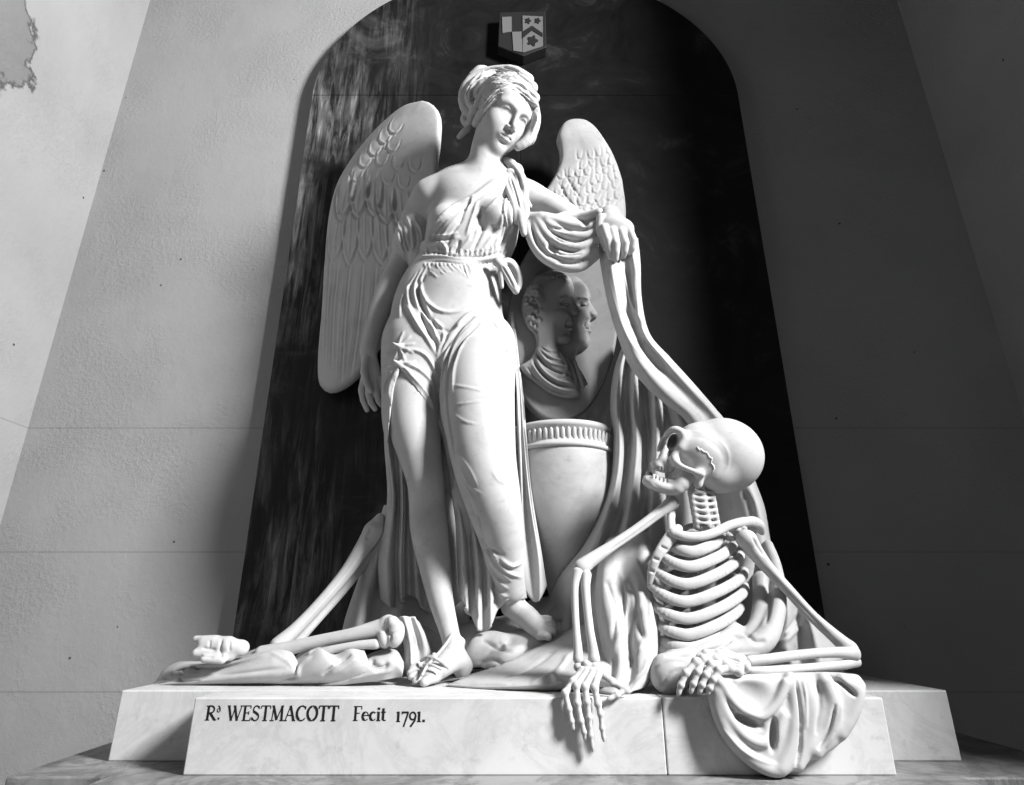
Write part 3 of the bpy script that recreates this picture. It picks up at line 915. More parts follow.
sculpt('gown', gown, M_STATUE, ANG, GS, it=3)
del gown

# hair
hair = Clay(H(0, 0, 8) - 62 * HS, H(0, 0, 8) + 62 * HS, 0.003)
hell(hair, 0, 8, 10, 29.5, 31.5, 29.5, 3)
hair.pell(482, 100, 1.70, 19, 24, 17, 5, roll=15)
hair.pell(476, 104, 1.71, 15, 19, 15, 5)
in_poly(hair, [(470, 150), (472, 132), (479, 121), (484, 110), (491, 101), (499, 97), (510, 95), (521, 98), (528, 104), (533, 114), (533, 126), (528, 137), (520, 150), (500, 170)], 1.3, 1.648, 0.006)
in_poly(hair, [(488, 128), (486, 118), (491, 104), (499, 99), (510, 97), (524, 103), (531, 114), (531, 126), (526, 137), (518, 150), (500, 170), (480, 160)], 1.3, 1.70, 0.004)
hair.pchain([(534, 106, 1.635, 5), (536, 119, 1.65, 5), (533, 132, 1.66, 5), (526, 142, 1.665, 5), (518, 147, 1.67, 4)], 4, n=10)
hair.pell(526, 126, 1.685, 11, 19, 9, 4, roll=-12)
for ch in [
    [(535, 104, 1.61, 3.6), (523, 95, 1.58, 4.4), (509, 92, 1.575, 5), (498, 96, 1.58, 5.2), (488, 105, 1.60, 5), (480, 116, 1.63, 4.6), (475, 124, 1.67, 3.4)],
    [(535, 98, 1.61, 5), (522, 89, 1.585, 6), (507, 86, 1.58, 6), (495, 88, 1.59, 5.4), (484, 97, 1.62, 5), (474, 110, 1.66, 4.6), (470, 121, 1.69, 3.6)],
    [(532, 88, 1.62, 6), (518, 80, 1.605, 6.5), (505, 79, 1.60, 5.4), (493, 80, 1.615, 4.4), (482, 85, 1.625, 4.6), (477, 94, 1.64, 4.2), (483, 100, 1.635, 3.4), (491, 96, 1.62, 3)],
    [(528, 80, 1.64, 6), (514, 72, 1.64, 6), (500, 70.5, 1.65, 5), (484, 73, 1.66, 4.8), (470, 81, 1.67, 5), (463, 95, 1.68, 5), (465, 109, 1.69, 4.6), (474, 117, 1.69, 3.6)],
    [(494, 74, 1.65, 3.6), (480, 78, 1.645, 4.4), (471, 90, 1.65, 4.6), (470, 103, 1.66, 4.2), (477, 112, 1.66, 3.4)],
    [(488, 66, 1.68, 3), (480, 69, 1.68, 4), (472, 76, 1.69, 4)],
    [(467, 112, 1.70, 4), (464, 120, 1.71, 3.8), (468, 127, 1.71, 3.4), (463, 133, 1.71, 3.2), (459, 137, 1.715, 2.4)]]:
    hair.pchain(ch, 1.6, n=16)
HSK = []
def hs(w, h, *p): HSK.append((list(p), w, h, 'both'))
for q in [((535, 92), (522, 82), (508, 79), (496, 76)), ((533, 86), (520, 76), (506, 73), (494, 71)), ((526, 77), (514, 70), (502, 67)), ((537, 100), (526, 89), (512, 83)), ((520, 72), (512, 76), (500, 77)),
          ((499, 92), (488, 100), (480, 110)), ((494, 84), (484, 90), (480, 96)), ((480, 74), (468, 88), (466, 104)), ((476, 84), (472, 96), (474, 108))]: hs(1.2, -1.6, *q)
for q in [((534, 90), (520, 79), (504, 75)), ((530, 82), (516, 72), (500, 70)), ((538, 104), (538, 118), (532, 132)), ((536, 112), (537, 122), (531, 136))]: hs(1.3, 1.2, *q)
rnd = random.Random(11)
for base in ([(537, 100), (524, 89), (508, 85), (494, 89), (482, 101), (474, 116)], [(534, 92), (520, 80), (504, 78), (490, 82), (478, 94), (471, 108)],
             [(530, 84), (514, 74), (498, 72), (482, 76), (468, 88), (463, 104)], [(536, 104), (523, 95), (509, 92), (497, 96), (486, 107), (478, 119)]):
    for off in (-3.2, -1.4, .6, 2.4):
        q = crom(base, 22); ph = rnd.uniform(0, 6)
        q = [(a + off * .35, b + off + 1.1 * math.sin(i * .9 + ph)) for i, (a, b) in enumerate(q)]
        i0 = rnd.randint(0, 5); i1 = rnd.randint(14, 22)
        hs(.8, rnd.choice((-1.5, -1.2, -1.0)), *q[i0:i1])
        hs(.8, .8, *[(a + .3, b + 1.7) for a, b in q[i0:i1]])
sculpt('hair', hair, M_STATUE, ANG, HSK)
del hair


# ------------------------------------------------------------------ slabs with a drawn outline
def poly_sd(px, py, poly):
    d = np.full(px.shape, 1e9, np.float32); ins = np.zeros(px.shape, bool); n = len(poly)
    for i in range(n):
        (x0, y0), (x1, y1) = poly[i], poly[(i + 1) % n]
        ex, ey = x1 - x0, y1 - y0
        t = np.clip(((px - x0) * ex + (py - y0) * ey) / (ex * ex + ey * ey + 1e-9), 0, 1)
        d = np.minimum(d, (px - x0 - t * ex)**2 + (py - y0 - t * ey)**2)
        c = (y0 > py) != (y1 > py)
        ins ^= c & (px < (x1 - x0) * (py - y0) / ((y1 - y0) if y1 != y0 else 1e-9) + x0)
    d = np.sqrt(d)
    return np.where(ins, -d, d)


def pslab(clay, poly, y0, T, rnd, k=0.0, smooth=0, tilt=0.0, yaw=0.0, dome=0.0):
    """outline (pixels, drawn on the plane y0) given depth 2T, edges rounded by rnd; tilt = depth change per metre of height,
    yaw = depth change per metre across, dome = extra swelling towards the middle"""
    poly = list(poly)
    if smooth: poly = [tuple(q) for q in crom(poly + [poly[0]], smooth)[:-1]]
    W = np.array([P(a, b, y0) for a, b in poly]); w2 = [(float(q[0]), float(q[2])) for q in W]
    cx, cz = W[:, 0].mean(), W[:, 2].mean()
    for _ in range(3 if (tilt or yaw) else 0):      # keep the drawn outline on the leaning plane
        W = np.array([P(a, b, y0 + tilt * (q[2] - cz) + yaw * (q[0] - cx)) for (a, b), q in zip(poly, W)])
    w2 = [(float(q[0]), float(q[2])) for q in W]
    ex = abs(tilt) * np.ptp(W[:, 2]) + abs(yaw) * np.ptp(W[:, 0])
    sl, g = clay._sl((W[:, 0].min() - .03, y0 - T - ex - dome - .03, W[:, 2].min() - .03), (W[:, 0].max() + .03, y0 + T + ex + .03, W[:, 2].max() + .03))
    d2 = poly_sd(np.broadcast_to(g[0], (g[0].shape[0], 1, g[2].shape[2])), np.broadcast_to(g[2], (g[0].shape[0], 1, g[2].shape[2])), w2)
    Y0 = y0 + tilt * (g[2] - cz) + yaw * (g[0] - cx)
    if dome:
        m = np.clip(-d2 / max(1e-6, -d2.min()), 0, 1); bulge = dome * np.sqrt(1 - (1 - m)**2)
    else: bulge = 0.0
    t = np.maximum(Y0 - bulge - g[1] , g[1] - Y0) - T
    a = np.maximum(d2 + rnd, 0); b = np.maximum(t + rnd, 0)
    d = np.sqrt(a * a + b * b) - rnd + np.minimum(np.maximum(d2, t) + rnd, 0)
    clay._put(sl, d.astype(np.float32), k, 'u')


def clay_for(polys, y0, y1, h, pad=.02):
    pts = np.array([P(a, b, y) for pl in polys for a, b in pl for y in (y0, y1)])
    lo, hi = pts.min(0) - pad, pts.max(0) + pad
    lo[1], hi[1] = y0, y1
    return Clay(lo, hi, h)


# wings
def feather(cx, cy, L, wd, ang, K, w=1.5, dp=-2.2, shaft=True):
    """a U shaped feather tip drawn as a groove with a raised lip inside it"""
    t = math.radians(ang); ux, uy = math.cos(t), math.sin(t); nx, ny = -uy, ux
    arc_ = [(-wd, -.55 * L), (-wd * .98, -.1 * L), (-wd * .7, .3 * L), (0, .5 * L), (wd * .7, .3 * L), (wd * .98, -.1 * L), (wd, -.55 * L)]
    f = lambda s, k: (cx + nx * s + ux * k, cy + ny * s + uy * k)
    K.append(([f(s, k) for s, k in arc_], w, dp, 'both'))
    K.append(([f(s * .82, k * .9 - L * .04) for s, k in arc_], w, -dp * .75, 'both'))
    if shaft: K.append(([f(0, -.6 * L), f(0, .4 * L)], 1.0, .8, 'both'))


LW = [(424, 104), (433, 107), (441, 118), (441, 140), (438, 170), (442, 200), (440, 250), (425, 300), (398, 330), (380, 348), (368, 366), (356, 380), (342, 390), (330, 393), (321, 387), (318.5, 372), (320, 340), (323, 310), (325, 275), (327, 240), (331, 210), (338, 186), (350, 165), (365, 145), (384, 125), (405, 109)]
cw = clay_for([LW], 1.84, 2.18, 0.004)
pslab(cw, LW, 2.02, .022, .018, smooth=110, tilt=-.03, yaw=-.5, dome=.03)
cw.pchain([(426, 124, 1.96, 11), (405, 134, 1.98, 13), (380, 154, 2.02, 12), (357, 182, 2.06, 10)], 8, flat=(YA, .7), n=12)
K = []
for i, (x, y, a) in enumerate([(394, 128, 118), (384, 138, 115), (374, 150, 112), (392, 146, 110), (364, 162, 110), (381, 160, 106), (398, 163, 100), (356, 176, 108), (371, 176, 104), (388, 178, 98), (404, 182, 92), (415, 165, 92)]):
    feather(x, y, 15, 6.5, a, K, 1.2, -.7, False)
for (x, y, a, L, wd) in [(344, 200, 102, 42, 9), (359, 196, 98, 44, 9.5), (374, 199, 92, 34, 9), (386, 206, 88, 34, 10), (402, 212, 84, 36, 10), (416, 222, 80, 34, 9)]:
    feather(x, y, L, wd, a, K, 1.5, -2.2)
for (x, y, a, L, wd) in [(336, 236, 97, 56, 8.5), (350, 238, 93, 56, 8.5), (365, 236, 90, 50, 8.5), (380, 240, 86, 50, 9), (395, 248, 84, 46, 9)]:
    feather(x, y, L, wd, a, K, 1.5, -1.0)
for pts in [((338, 262), (333, 310), (331, 370)), ((350, 262), (345, 310), (341, 384)), ((363, 262), (358, 320), (350, 380)), ((376, 262), (372, 310), (362, 362)), ((390, 262), (386, 300), (376, 345)), ((330, 250), (327, 300), (325, 360))]:
    K.append((list(pts), 1.3, -1.1, 'both')); K.append(([(x + 2.4, y) for x, y in pts], 1.6, .8, 'both'))
    K.append(([(x - 4.5, y + 4) for x, y in pts], .8, .6, 'both'))
sculpt('wing', cw, M_STATUE, ANG, K)

RW = [(557, 142), (560, 130), (566, 124), (575, 122), (586, 123.5), (596, 131), (604, 142), (612, 156), (619, 174), (624, 196), (625.5, 218), (622, 240), (600, 250), (570, 240), (545, 220), (541, 200), (548, 188), (556, 174), (559.5, 160)]
cw = clay_for([RW], 1.90, 2.12, 0.004)
pslab(cw, RW, 2.02, .02, .017, smooth=90, tilt=-.03, dome=.03)
cw.pchain([(568, 140, 2.0, 8), (584, 142, 2.0, 9), (600, 158, 2.0, 8), (612, 182, 2.01, 6)], 7, flat=(YA, .7), n=12)
cw.pchain([(585, 226, 2.0, 14), (560, 226, 1.97, 12), (545, 222, 1.93, 11)], 10, n=12)
K = []
rnd = random.Random(4)
for r in range(7):
    for c in range(7):
        x = 563 + c * 9 + (r % 2) * 4 - r * .8; y = 158 + r * 9 - c * 1.5 + rnd.uniform(-1.5, 1.5)
        if c < 2 and r < 2: continue
        feather(x + rnd.uniform(-2, 2), y, 11, rnd.uniform(2.6, 4.4), 100 + rnd.uniform(-25, 25), K, 1.2, -1.2, False)
for pts in [((551, 190), (560, 205), (572, 218)), ((558, 182), (566, 196), (577, 212)), ((563, 172), (571, 184), (582, 200))]:
    K.append((list(pts), 1.2, -1.2, 'both'))
sculpt('wing', cw, M_STATUE, ANG, K)

# rolled sleeve on the right arm, knot and fall of cloth on the left shoulder
sv = Clay(P(392, 268, 1.90) - (.02, .14, .03), P(430, 215, 1.88) + (.03, .06, .04), 0.003)
sv.pchain([(419, 221, 1.84, 16.5), (414, 232, 1.855, 17), (409, 246, 1.87, 16.5), (408, 257, 1.88, 12)], 4, n=30)
sv.pchain([(421, 235, 1.825, 9), (419, 250, 1.83, 9), (414, 262, 1.84, 6), (412, 270, 1.85, 3)], 5, n=14)
K = []
for q in [((404, 217), (399, 224), (404, 240), (409, 256)), ((406, 215), (412, 230), (413, 248)), ((413, 216), (421, 232), (418, 252), (411, 264)), ((398, 224), (400, 242), (405, 254)), ((402, 220), (407, 238), (412, 252))]:
    K.append((list(q), 1.4, 1.9, 'both'))
for q in [((403, 222), (405, 240), (409, 252)), ((410, 220), (416, 236), (414, 252)), ((417, 226), (421, 240), (416, 254)), ((400, 230), (403, 244))]:
    K.append((list(q), 1.4, -2.2, 'both'))
sculpt('sleeve', sv, M_STATUE, ANG, K)

kn = Clay(P(498, 240, 1.74) - (.02, .06, .02), P(540, 155, 1.76) + (.02, .05, .03), 0.003)
kn.pchain([(503, 161, 1.735, 4.4), (511, 164, 1.72, 5), (516, 171, 1.715, 4.6), (509, 173, 1.715, 4)], 2.4, n=12)
kn.pchain([(513, 168, 1.72, 4.6), (520, 176, 1.71, 5), (524, 188, 1.71, 5), (525, 200, 1.71, 4), (530, 206, 1.71, 2.4)], 2, n=12)
kn.pchain([(508, 172, 1.725, 3.6), (514, 190, 1.70, 4), (519, 208, 1.695, 4), (522, 224, 1.70, 4.6), (524, 234, 1.705, 3)], 2, n=12)
kn.pchain([(516, 176, 1.715, 3), (521, 196, 1.70, 3.4), (526, 212, 1.70, 4.2), (522, 222, 1.70, 3.4)], 2, n=12)
kn.pchain([(504, 172, 1.735, 2.6), (508, 190, 1.70, 2.8), (514, 206, 1.69, 2.8), (516, 222, 1.70, 2.2)], 2, n=12)
K = [([(512, 166), (518, 176), (521, 190)], 1.2, -2, 'both'), ([(510, 176), (516, 194), (520, 210)], 1.1, -2, 'both'), ([(521, 184), (524, 198)], 1.1, -1.6, 'both'), ([(506, 163), (513, 168)], 1, -1.6, 'both')]
sculpt('shoulder_knot', kn, M_STATUE, ANG, K)

# tie of the sash at the left side
kn = Clay(P(490, 330, 1.70) - (.02, .06, .02), P(526, 250, 1.78) + (.02, .06, .02), 0.003)
kn.pell(498, 262, 1.715, 6, 5, 5, 2)
kn.pchain([(498, 262, 1.71, 4), (505, 270, 1.715, 4.4), (511, 282, 1.73, 4.6), (516, 291, 1.75, 3.6)], 2, n=10)
kn.pchain([(500, 264, 1.72, 3.4), (509, 262, 1.735, 4.4), (517, 272, 1.75, 4.4), (519, 286, 1.76, 3.4), (516, 291, 1.76, 2.4)], 2, n=12)
kn.pchain([(500, 266, 1.715, 2.6), (501, 276, 1.72, 2.8), (502, 287, 1.73, 2)], 1.6, n=8)
K = [([(502, 266), (509, 278), (514, 288)], 1, -1.6, 'both'), ([(506, 262), (514, 270), (517, 282)], 1, -1.6, 'both')]
sculpt('sash_bow', kn, M_STATUE, ANG, K)

# hem: cloth hanging between the legs and behind the shin
V = []
cloth('gown_hem', [
    [(444, 430, 1.80), (449, 480, 1.80), (455, 520, 1.80), (457, 560, 1.81), (459, 596, 1.82)],
    [(446, 430, 1.77), (453, 480, 1.775), (461, 520, 1.775), (464, 560, 1.78), (466, 606, 1.79)],
    [(448, 430, 1.80), (458, 480, 1.80), (466, 520, 1.81), (470, 565, 1.815), (471, 616, 1.81)],
    [(450, 430, 1.77), (462, 480, 1.77), (472, 520, 1.775), (478, 570, 1.78), (477, 628, 1.78)],
    [(452, 430, 1.79), (466, 480, 1.79), (476, 520, 1.80), (484, 570, 1.80), (483, 631, 1.79)],
    [(454, 430, 1.78), (470, 480, 1.78), (480, 520, 1.77), (489, 568, 1.775), (492, 624, 1.775)],
    [(456, 430, 1.79), (474, 480, 1.79), (486, 520, 1.79), (496, 565, 1.80), (498, 610, 1.81)],
    [(458, 430, 1.78), (478, 480, 1.78), (492, 520, 1.77), (504, 562, 1.77), (508, 600, 1.79)],
    [(460, 430, 1.80), (484, 480, 1.79), (500, 520, 1.79), (514, 565, 1.80), (520, 600, 1.82)],
    [(470, 430, 1.80), (500, 480, 1.79), (512, 520, 1.79), (522, 565, 1.80), (527, 598, 1.83)]], M_STATUE, ANG,
    strokes=[([(461, 560), (466, 590), (462, 600)], 2, 2.4), ([(470, 560), (474, 600), (478, 622)], 1.8, -3), ([(484, 580), (486, 610)], 2, -3), ([(496, 585), (494, 610)], 1.6, -2.4)], nu=90, nv=7, thick=0.012)
cloth('gown_side_fold', [
    [(509, 300, 1.88), (516, 380, 1.83), (520, 440, 1.80), (522, 500, 1.80), (523, 560, 1.82), (524, 590, 1.84)],
    [(511, 300, 1.88), (519, 380, 1.83), (523, 440, 1.81), (527, 500, 1.81), (533, 560, 1.83), (534, 602, 1.84)],
    [(512, 300, 1.88), (520, 380, 1.83), (524, 440, 1.80), (530, 500, 1.79), (539, 560, 1.81), (541, 598, 1.83)],
    [(513, 300, 1.90), (521, 380, 1.85), (525, 440, 1.83), (533, 500, 1.84), (543, 560, 1.85), (547, 586, 1.86)]], M_STATUE, ANG, nu=90, nv=7, thick=0.01)
cloth('gown_train', [
    [(384, 375, 1.87), (384, 440, 1.88), (387, 500, 1.89), (378, 560, 1.90), (380, 600, 1.92)],
    [(387, 375, 1.84), (388, 440, 1.85), (394, 500, 1.86), (388, 560, 1.86), (390, 607, 1.88)],
    [(392, 375, 1.87), (394, 440, 1.88), (398, 500, 1.90), (396, 560, 1.90), (398, 606, 1.92)],
    [(398, 375, 1.86), (400, 440, 1.86), (403, 500, 1.86), (401, 560, 1.86), (402, 600, 1.88)],
    [(406, 375, 1.88), (408, 440, 1.89), (408, 500, 1.91), (408, 560, 1.91), (409, 596, 1.92)],
    [(416, 375, 1.88), (416, 440, 1.88), (414, 500, 1.88), (416, 560, 1.88), (418, 600, 1.90)],
    [(430, 375, 1.89), (430, 440, 1.90), (426, 500, 1.91), (426, 560, 1.92), (428, 612, 1.93)],
    [(446, 375, 1.89), (446, 440, 1.89), (444, 500, 1.89), (444, 560, 1.89), (446, 612, 1.91)],
    [(462, 375, 1.89), (462, 440, 1.90), (462, 500, 1.91), (462, 560, 1.91), (462, 600, 1.93)]], M_STATUE, ANG, nu=90, nv=7, thick=0.012)

cloth('gown_train', [
    [(384, 505, 1.93), (372, 540, 1.94), (358, 580, 1.95), (346, 615, 1.95), (340, 640, 1.95)],
    [(392, 505, 1.90), (382, 540, 1.90), (370, 580, 1.90), (360, 615, 1.90), (356, 645, 1.90)],
    [(400, 505, 1.94), (392, 540, 1.95), (384, 580, 1.95), (378, 615, 1.95), (376, 648, 1.95)],
    [(408, 505, 1.91), (404, 540, 1.91), (400, 580, 1.91), (398, 615, 1.90), (398, 650, 1.90)],
    [(420, 505, 1.95), (420, 540, 1.96), (420, 580, 1.96), (420, 615, 1.96), (420, 650, 1.96)],
    [(436, 505, 1.93), (438, 540, 1.94), (440, 580, 1.94), (440, 615, 1.94), (440, 650, 1.94)],
    [(470, 505, 1.96), (470, 540, 1.97), (470, 580, 1.97), (470, 615, 1.97), (470, 650, 1.97)]], M_STATUE, ANG, nu=60, nv=7, thick=0.012)

sd = Clay(P(404, 692, 1.74) + np.array((0, -.06, 0)), P(478, 630, 1.83) + np.array((0.01, .03, .01)), 0.0028)
sd.lo[2] = TOP_Z + .0005; sd.ax[2] = (sd.lo[2] + sd.h * np.arange(sd.n[2])).astype(np.float32)
sole = [G(408, 681, TOP_Z), G(414, 686.5, TOP_Z), G(430, 687, TOP_Z)]
sd.chain([G(420, 684, TOP_Z + .004), G(440, 680, TOP_Z + .004), P(464, 677.5, 1.80)], [.026, .026, .02], .004, flat=((0, 0, 1), .22))
sd.pchain([(452, 634, 1.762, 1.6), (446, 644, 1.748, 1.7), (437, 655, 1.725, 1.8), (427, 666, 1.70, 1.8), (422, 675, 1.685, 1.6)], 1, n=24)
sd.pchain([(421, 661, 1.735, 1.6), (429, 657, 1.715, 1.8), (440, 661, 1.71, 1.8), (448, 668, 1.73, 1.6)], 1, n=16)
sd.pchain([(424, 665, 1.71, 1.6), (432, 665, 1.695, 1.6), (441, 669, 1.695, 1.6)], 1, n=12)
sd.pell(434, 655, 1.715, 2.6, 2.6, 2.6, 1)
sculpt('sandal', sd, M_STATUE, ANG)


# ------------------------------------------------------------------ urn
UC = P(561, 440, 1.97); US = S(440, 1.97)
urn = empty('urn', (UC[0], UC[1], TOP_Z + .08), 'wide veined marble urn with beaded rim beside the woman\'s leg', 'urn')


def lathe(name, prof, mat, parent, n=96, c=UC):
    a = np.linspace(0, 2 * math.pi, n, endpoint=False)
    V = np.array([(c[0] + r * math.cos(t), c[1] + r * math.sin(t), z) for r, z in prof for t in a])
    m = len(prof); F = []
    for i in range(m - 1):
        for j in range(n): F.append((i * n + j, i * n + (j + 1) % n, (i + 1) * n + (j + 1) % n, (i + 1) * n + j))
    return link(name, npmesh(name, V, np.array(F)), mat, parent)


def zat(py, y=1.86): return P(561, py, y)[2]


R0 = 0.182
zr = zat(446, 1.80)
prof = crom([(R0 * .955, zr), (R0 * .95, zat(470)), (R0 * .90, zat(500)), (R0 * .80, zat(525)), (R0 * .62, zat(552)), (R0 * .42, zat(575)), (R0 * .30, zat(590)), (R0 * .30, zat(600)), (R0 * .5, zat(612)), (R0 * .52, zat(622)), (0.001, zat(623))], 60)
lathe('bowl', [tuple(q) for q in prof][::-1] + [(0.001, zr)], M_URN, urn)
zt = zat(420, 1.80)
hgt = zt - zr
lathe('rim', [(R0 * .9, zr - .001), (R0 * .97, zr), (R0 * 1.0, zr + hgt * .04), (R0 * 1.0, zr + hgt * .16), (R0 * .965, zr + hgt * .2), (R0 * .965, zr + hgt * .74), (R0 * 1.0, zr + hgt * .78), (R0 * 1.02, zr + hgt * .9), (R0 * 1.0, zt), (R0 * .8, zt), (0.001, zt)], M_STATUE, urn)
nb = 62
bead0 = None
for i in range(nb):
    a = 2 * math.pi * i / nb
    if math.sin(a) > 0.25: continue
    if bead0 is None:
        bm = bmesh.new(); bmesh.ops.create_uvsphere(bm, u_segments=14, v_segments=10, radius=1)
        bead0 = bpy.data.meshes.new('bead'); bm.to_mesh(bead0); bm.free()
        bead0.materials.append(M_STATUE); bead0.polygons.foreach_set('use_smooth', [True] * len(bead0.polygons))
    o = bpy.data.objects.new('bead', bead0); COL.objects.link(o); o.parent = urn
    o.location = Vector((UC[0] + R0 * .968 * math.cos(a), UC[1] + R0 * .968 * math.sin(a), zr + hgt * .47)) - Vector(urn.location)
    o.rotation_euler = (0, 0.25, a); o.scale = (.006, .0078, hgt * .26)

# ------------------------------------------------------------------ oval portrait medallion
MY = 1.90
med = empty('portrait_medallion', P(565, 418, MY), 'grey oval marble medallion with two profile heads standing on the urn', 'medallion')
ov = [(562 + 55 * math.cos(a) + 4 * math.sin(a) * -1, 326 + 97 * math.sin(a)) for a in np.linspace(0, 2 * math.pi, 60, endpoint=False)]
cm = clay_for([ov], MY - .06, MY + .06, 0.0035)
pslab(cm, ov, MY, .028, .008)
sculpt('oval_plate', cm, M_RELIEF, med)


def relief_head(name, outline, y, T, bulges, strokes, h=0.0024, extra=None):
    c = clay_for([outline], y - .07, y + .05, h)
    pslab(c, outline, y, T, T * .8, smooth=140, dome=.012)
    for b in bulges: c.pell(b[0], b[1], b[2], b[3], b[4], b[5], b[6] if len(b) > 6 else 2, b[7] if len(b) > 7 else 'u')
    if extra: extra(c)
    return sculpt(name, c, M_RELIEF, med, strokes)


yb = MY - .034
B = [(560, 279), (570, 277), (577, 278), (583, 283), (588, 290), (590.5, 297), (590, 302), (594, 309), (597.5, 315), (596, 318.5), (590, 320.5), (589, 323), (591.5, 326), (590, 329), (591.5, 332), (588.5, 335), (590, 341), (588, 347), (583, 351), (577, 353), (575.5, 360), (576, 368), (560, 372), (550, 340)]
relief_head('rear_profile', B, yb, .010, [(583, 304, yb - .020, 5, 3, 3, 2, 's'), (584, 304.5, yb - .010, 3, 2, 3, 1), (581, 318, yb - .012, 8, 8, 4, 5), (580, 290, yb - .012, 7, 8, 3, 4), (592, 314, yb - .012, 3.5, 2.6, 4, 1.5), (583, 345, yb - .012, 5, 4, 4, 3)],
            [([(585, 328.5), (591, 328.5)], 1, -2), ([(577, 299), (583, 298), (589, 300)], 1.4, 2), ([(588, 318), (585, 322), (584, 327)], 1, -1)])
yf_ = MY - .050
A = [(530, 284), (537, 277), (548, 273), (560, 273), (568, 277), (572.5, 284), (574, 292), (573.5, 299), (575, 304), (579, 311), (577.5, 315), (572.5, 317.5), (571.5, 320), (574, 323), (572.5, 326), (574, 329.5), (571, 332), (572.5, 337), (570, 342), (564, 345), (558, 345.5), (561, 352), (571, 362), (577, 374), (580, 388), (579, 396), (568, 398), (552, 394), (536, 383), (520, 368), (530, 360), (536, 348), (535, 336), (527, 326), (522, 310), (523, 295)]
K = []
rnd = random.Random(7)
for i in range(26):
    t = i / 25; x = 527 + rnd.uniform(-2, 16) * (1 - .3 * t); y = 280 + 50 * t + rnd.uniform(-3, 3)
    if y > 325: x = 530 + rnd.uniform(-2, 5)
    K.append(([(x - 3, y), (x, y - 3), (x + 3, y), (x + 1, y + 3)], 1.1, rnd.choice((1.6, -1.8)), 'both'))
for i in range(8):
    x = 543 + i * 3.2; K.append(([(x - 2, 279), (x, 276), (x + 2, 279)], 1.1, 1.4, 'both'))
K += [([(560, 300), (566, 297.5), (573, 299)], 1.5, 2.4), ([(561, 306), (566, 307.5), (570, 306)], 1, 1.4), ([(565, 325.5), (573, 326)], 1.1, -2.4), ([(571, 318), (567, 322), (566, 328)], 1.1, -1.4), ([(561, 336), (566, 333.5), (571, 335)], 1, -1),
      ([(540, 346), (548, 352), (558, 352)], 1, -1.2),
      ([(534, 352), (541, 368), (556, 380), (574, 384)], 1.5, 2.4), ([(537, 349), (548, 362), (562, 366), (570, 366)], 1.5, 2.2), ([(530, 362), (544, 380), (562, 390), (578, 390)], 1.5, 2.2), ([(541, 350), (552, 358), (562, 360)], 1.3, 2),
      ([(532, 357), (542, 374), (558, 385), (575, 388)], 1.4, -2.4), ([(536, 351), (545, 365), (560, 373), (572, 374)], 1.4, -2.2), ([(560, 352), (566, 362), (566, 372), (558, 378)], 1.4, 2), ([(526, 366), (540, 383), (558, 393), (574, 395)], 1.3, -1.8), ([(562, 354), (570, 366), (574, 380)], 1.3, -2)]
def fr(c):
    c.pell(566, 304, yf_ - .021, 5.5, 3.2, 3, 2, 's'); c.pell(566.5, 305, yf_ - .010, 3.4, 2.2, 3.4, 1)
relief_head('front_profile', A, yf_, .013, [(562, 320, yf_ - .015, 9, 9, 4, 6), (575, 313, yf_ - .014, 3.5, 3, 4, 1.5), (565, 340, yf_ - .014, 6, 4.6, 4, 3), (560, 288, yf_ - .015, 10, 9, 3.4, 5), (533, 302, yf_ - .016, 10, 17, 5, 4), (540, 312, yf_ - .018, 2.5, 5, 3, 1), (546, 360, yf_ - .012, 8, 12, 4, 5), (571, 322.5, yf_ - .016, 3, 1.6, 3, 1), (570.5, 329, yf_ - .016, 3, 1.6, 3, 1)], K, extra=fr)
link('toga_end', npmesh('toga_end', *loft([[(572, 360, yf_ - .01), (577, 376, yf_ - .012), (581, 388, yf_ - .01)], [(575, 362, yf_ - .018), (581, 376, yf_ - .02), (584, 387, yf_ - .018)], [(578, 366, yf_ - .008), (584, 376, yf_ - .01), (588, 384, yf_ - .008)]], 24, 8, .012)), M_RELIEF, med)


# ------------------------------------------------------------------ skeleton
SKE = empty('skeleton_statue', G(700, 690), 'carved marble skeleton rising from the shroud, skull turned up to the winged woman', 'skeleton')


def bone(name, chains, h=0.0026, k=1.5, ells=(), cuts=(), strokes=None, mat=None, parent=None, it=1, n=None, flat=None, joink=None):
    nodes = [q for c in chains for q in c] + [(e[0], e[1], e[2], max(e[3:6])) for e in ells]
    los, his = [], []
    for q in nodes:
        p = P(q[0], q[1], q[2]); r = q[3] * S(q[1], q[2]) * 1.3 + .012
        los.append(p - r); his.append(p + r)
    c = Clay(np.min(los, 0), np.max(his, 0), h)
    for ch in chains:
        c.pchain(ch, k, n=n or max(6, 4 * len(ch)), flat=flat)
    for e in ells: c.pell(*e[:6], e[6] if len(e) > 6 else 2, 'u', e[7] if len(e) > 7 else 0)
    for e in cuts: c.pell(*e[:6], e[6] if len(e) > 6 else 1.5, 's', e[7] if len(e) > 7 else 0)
    return sculpt(name, c, mat or M_BONE, parent or SKE, strokes, it)


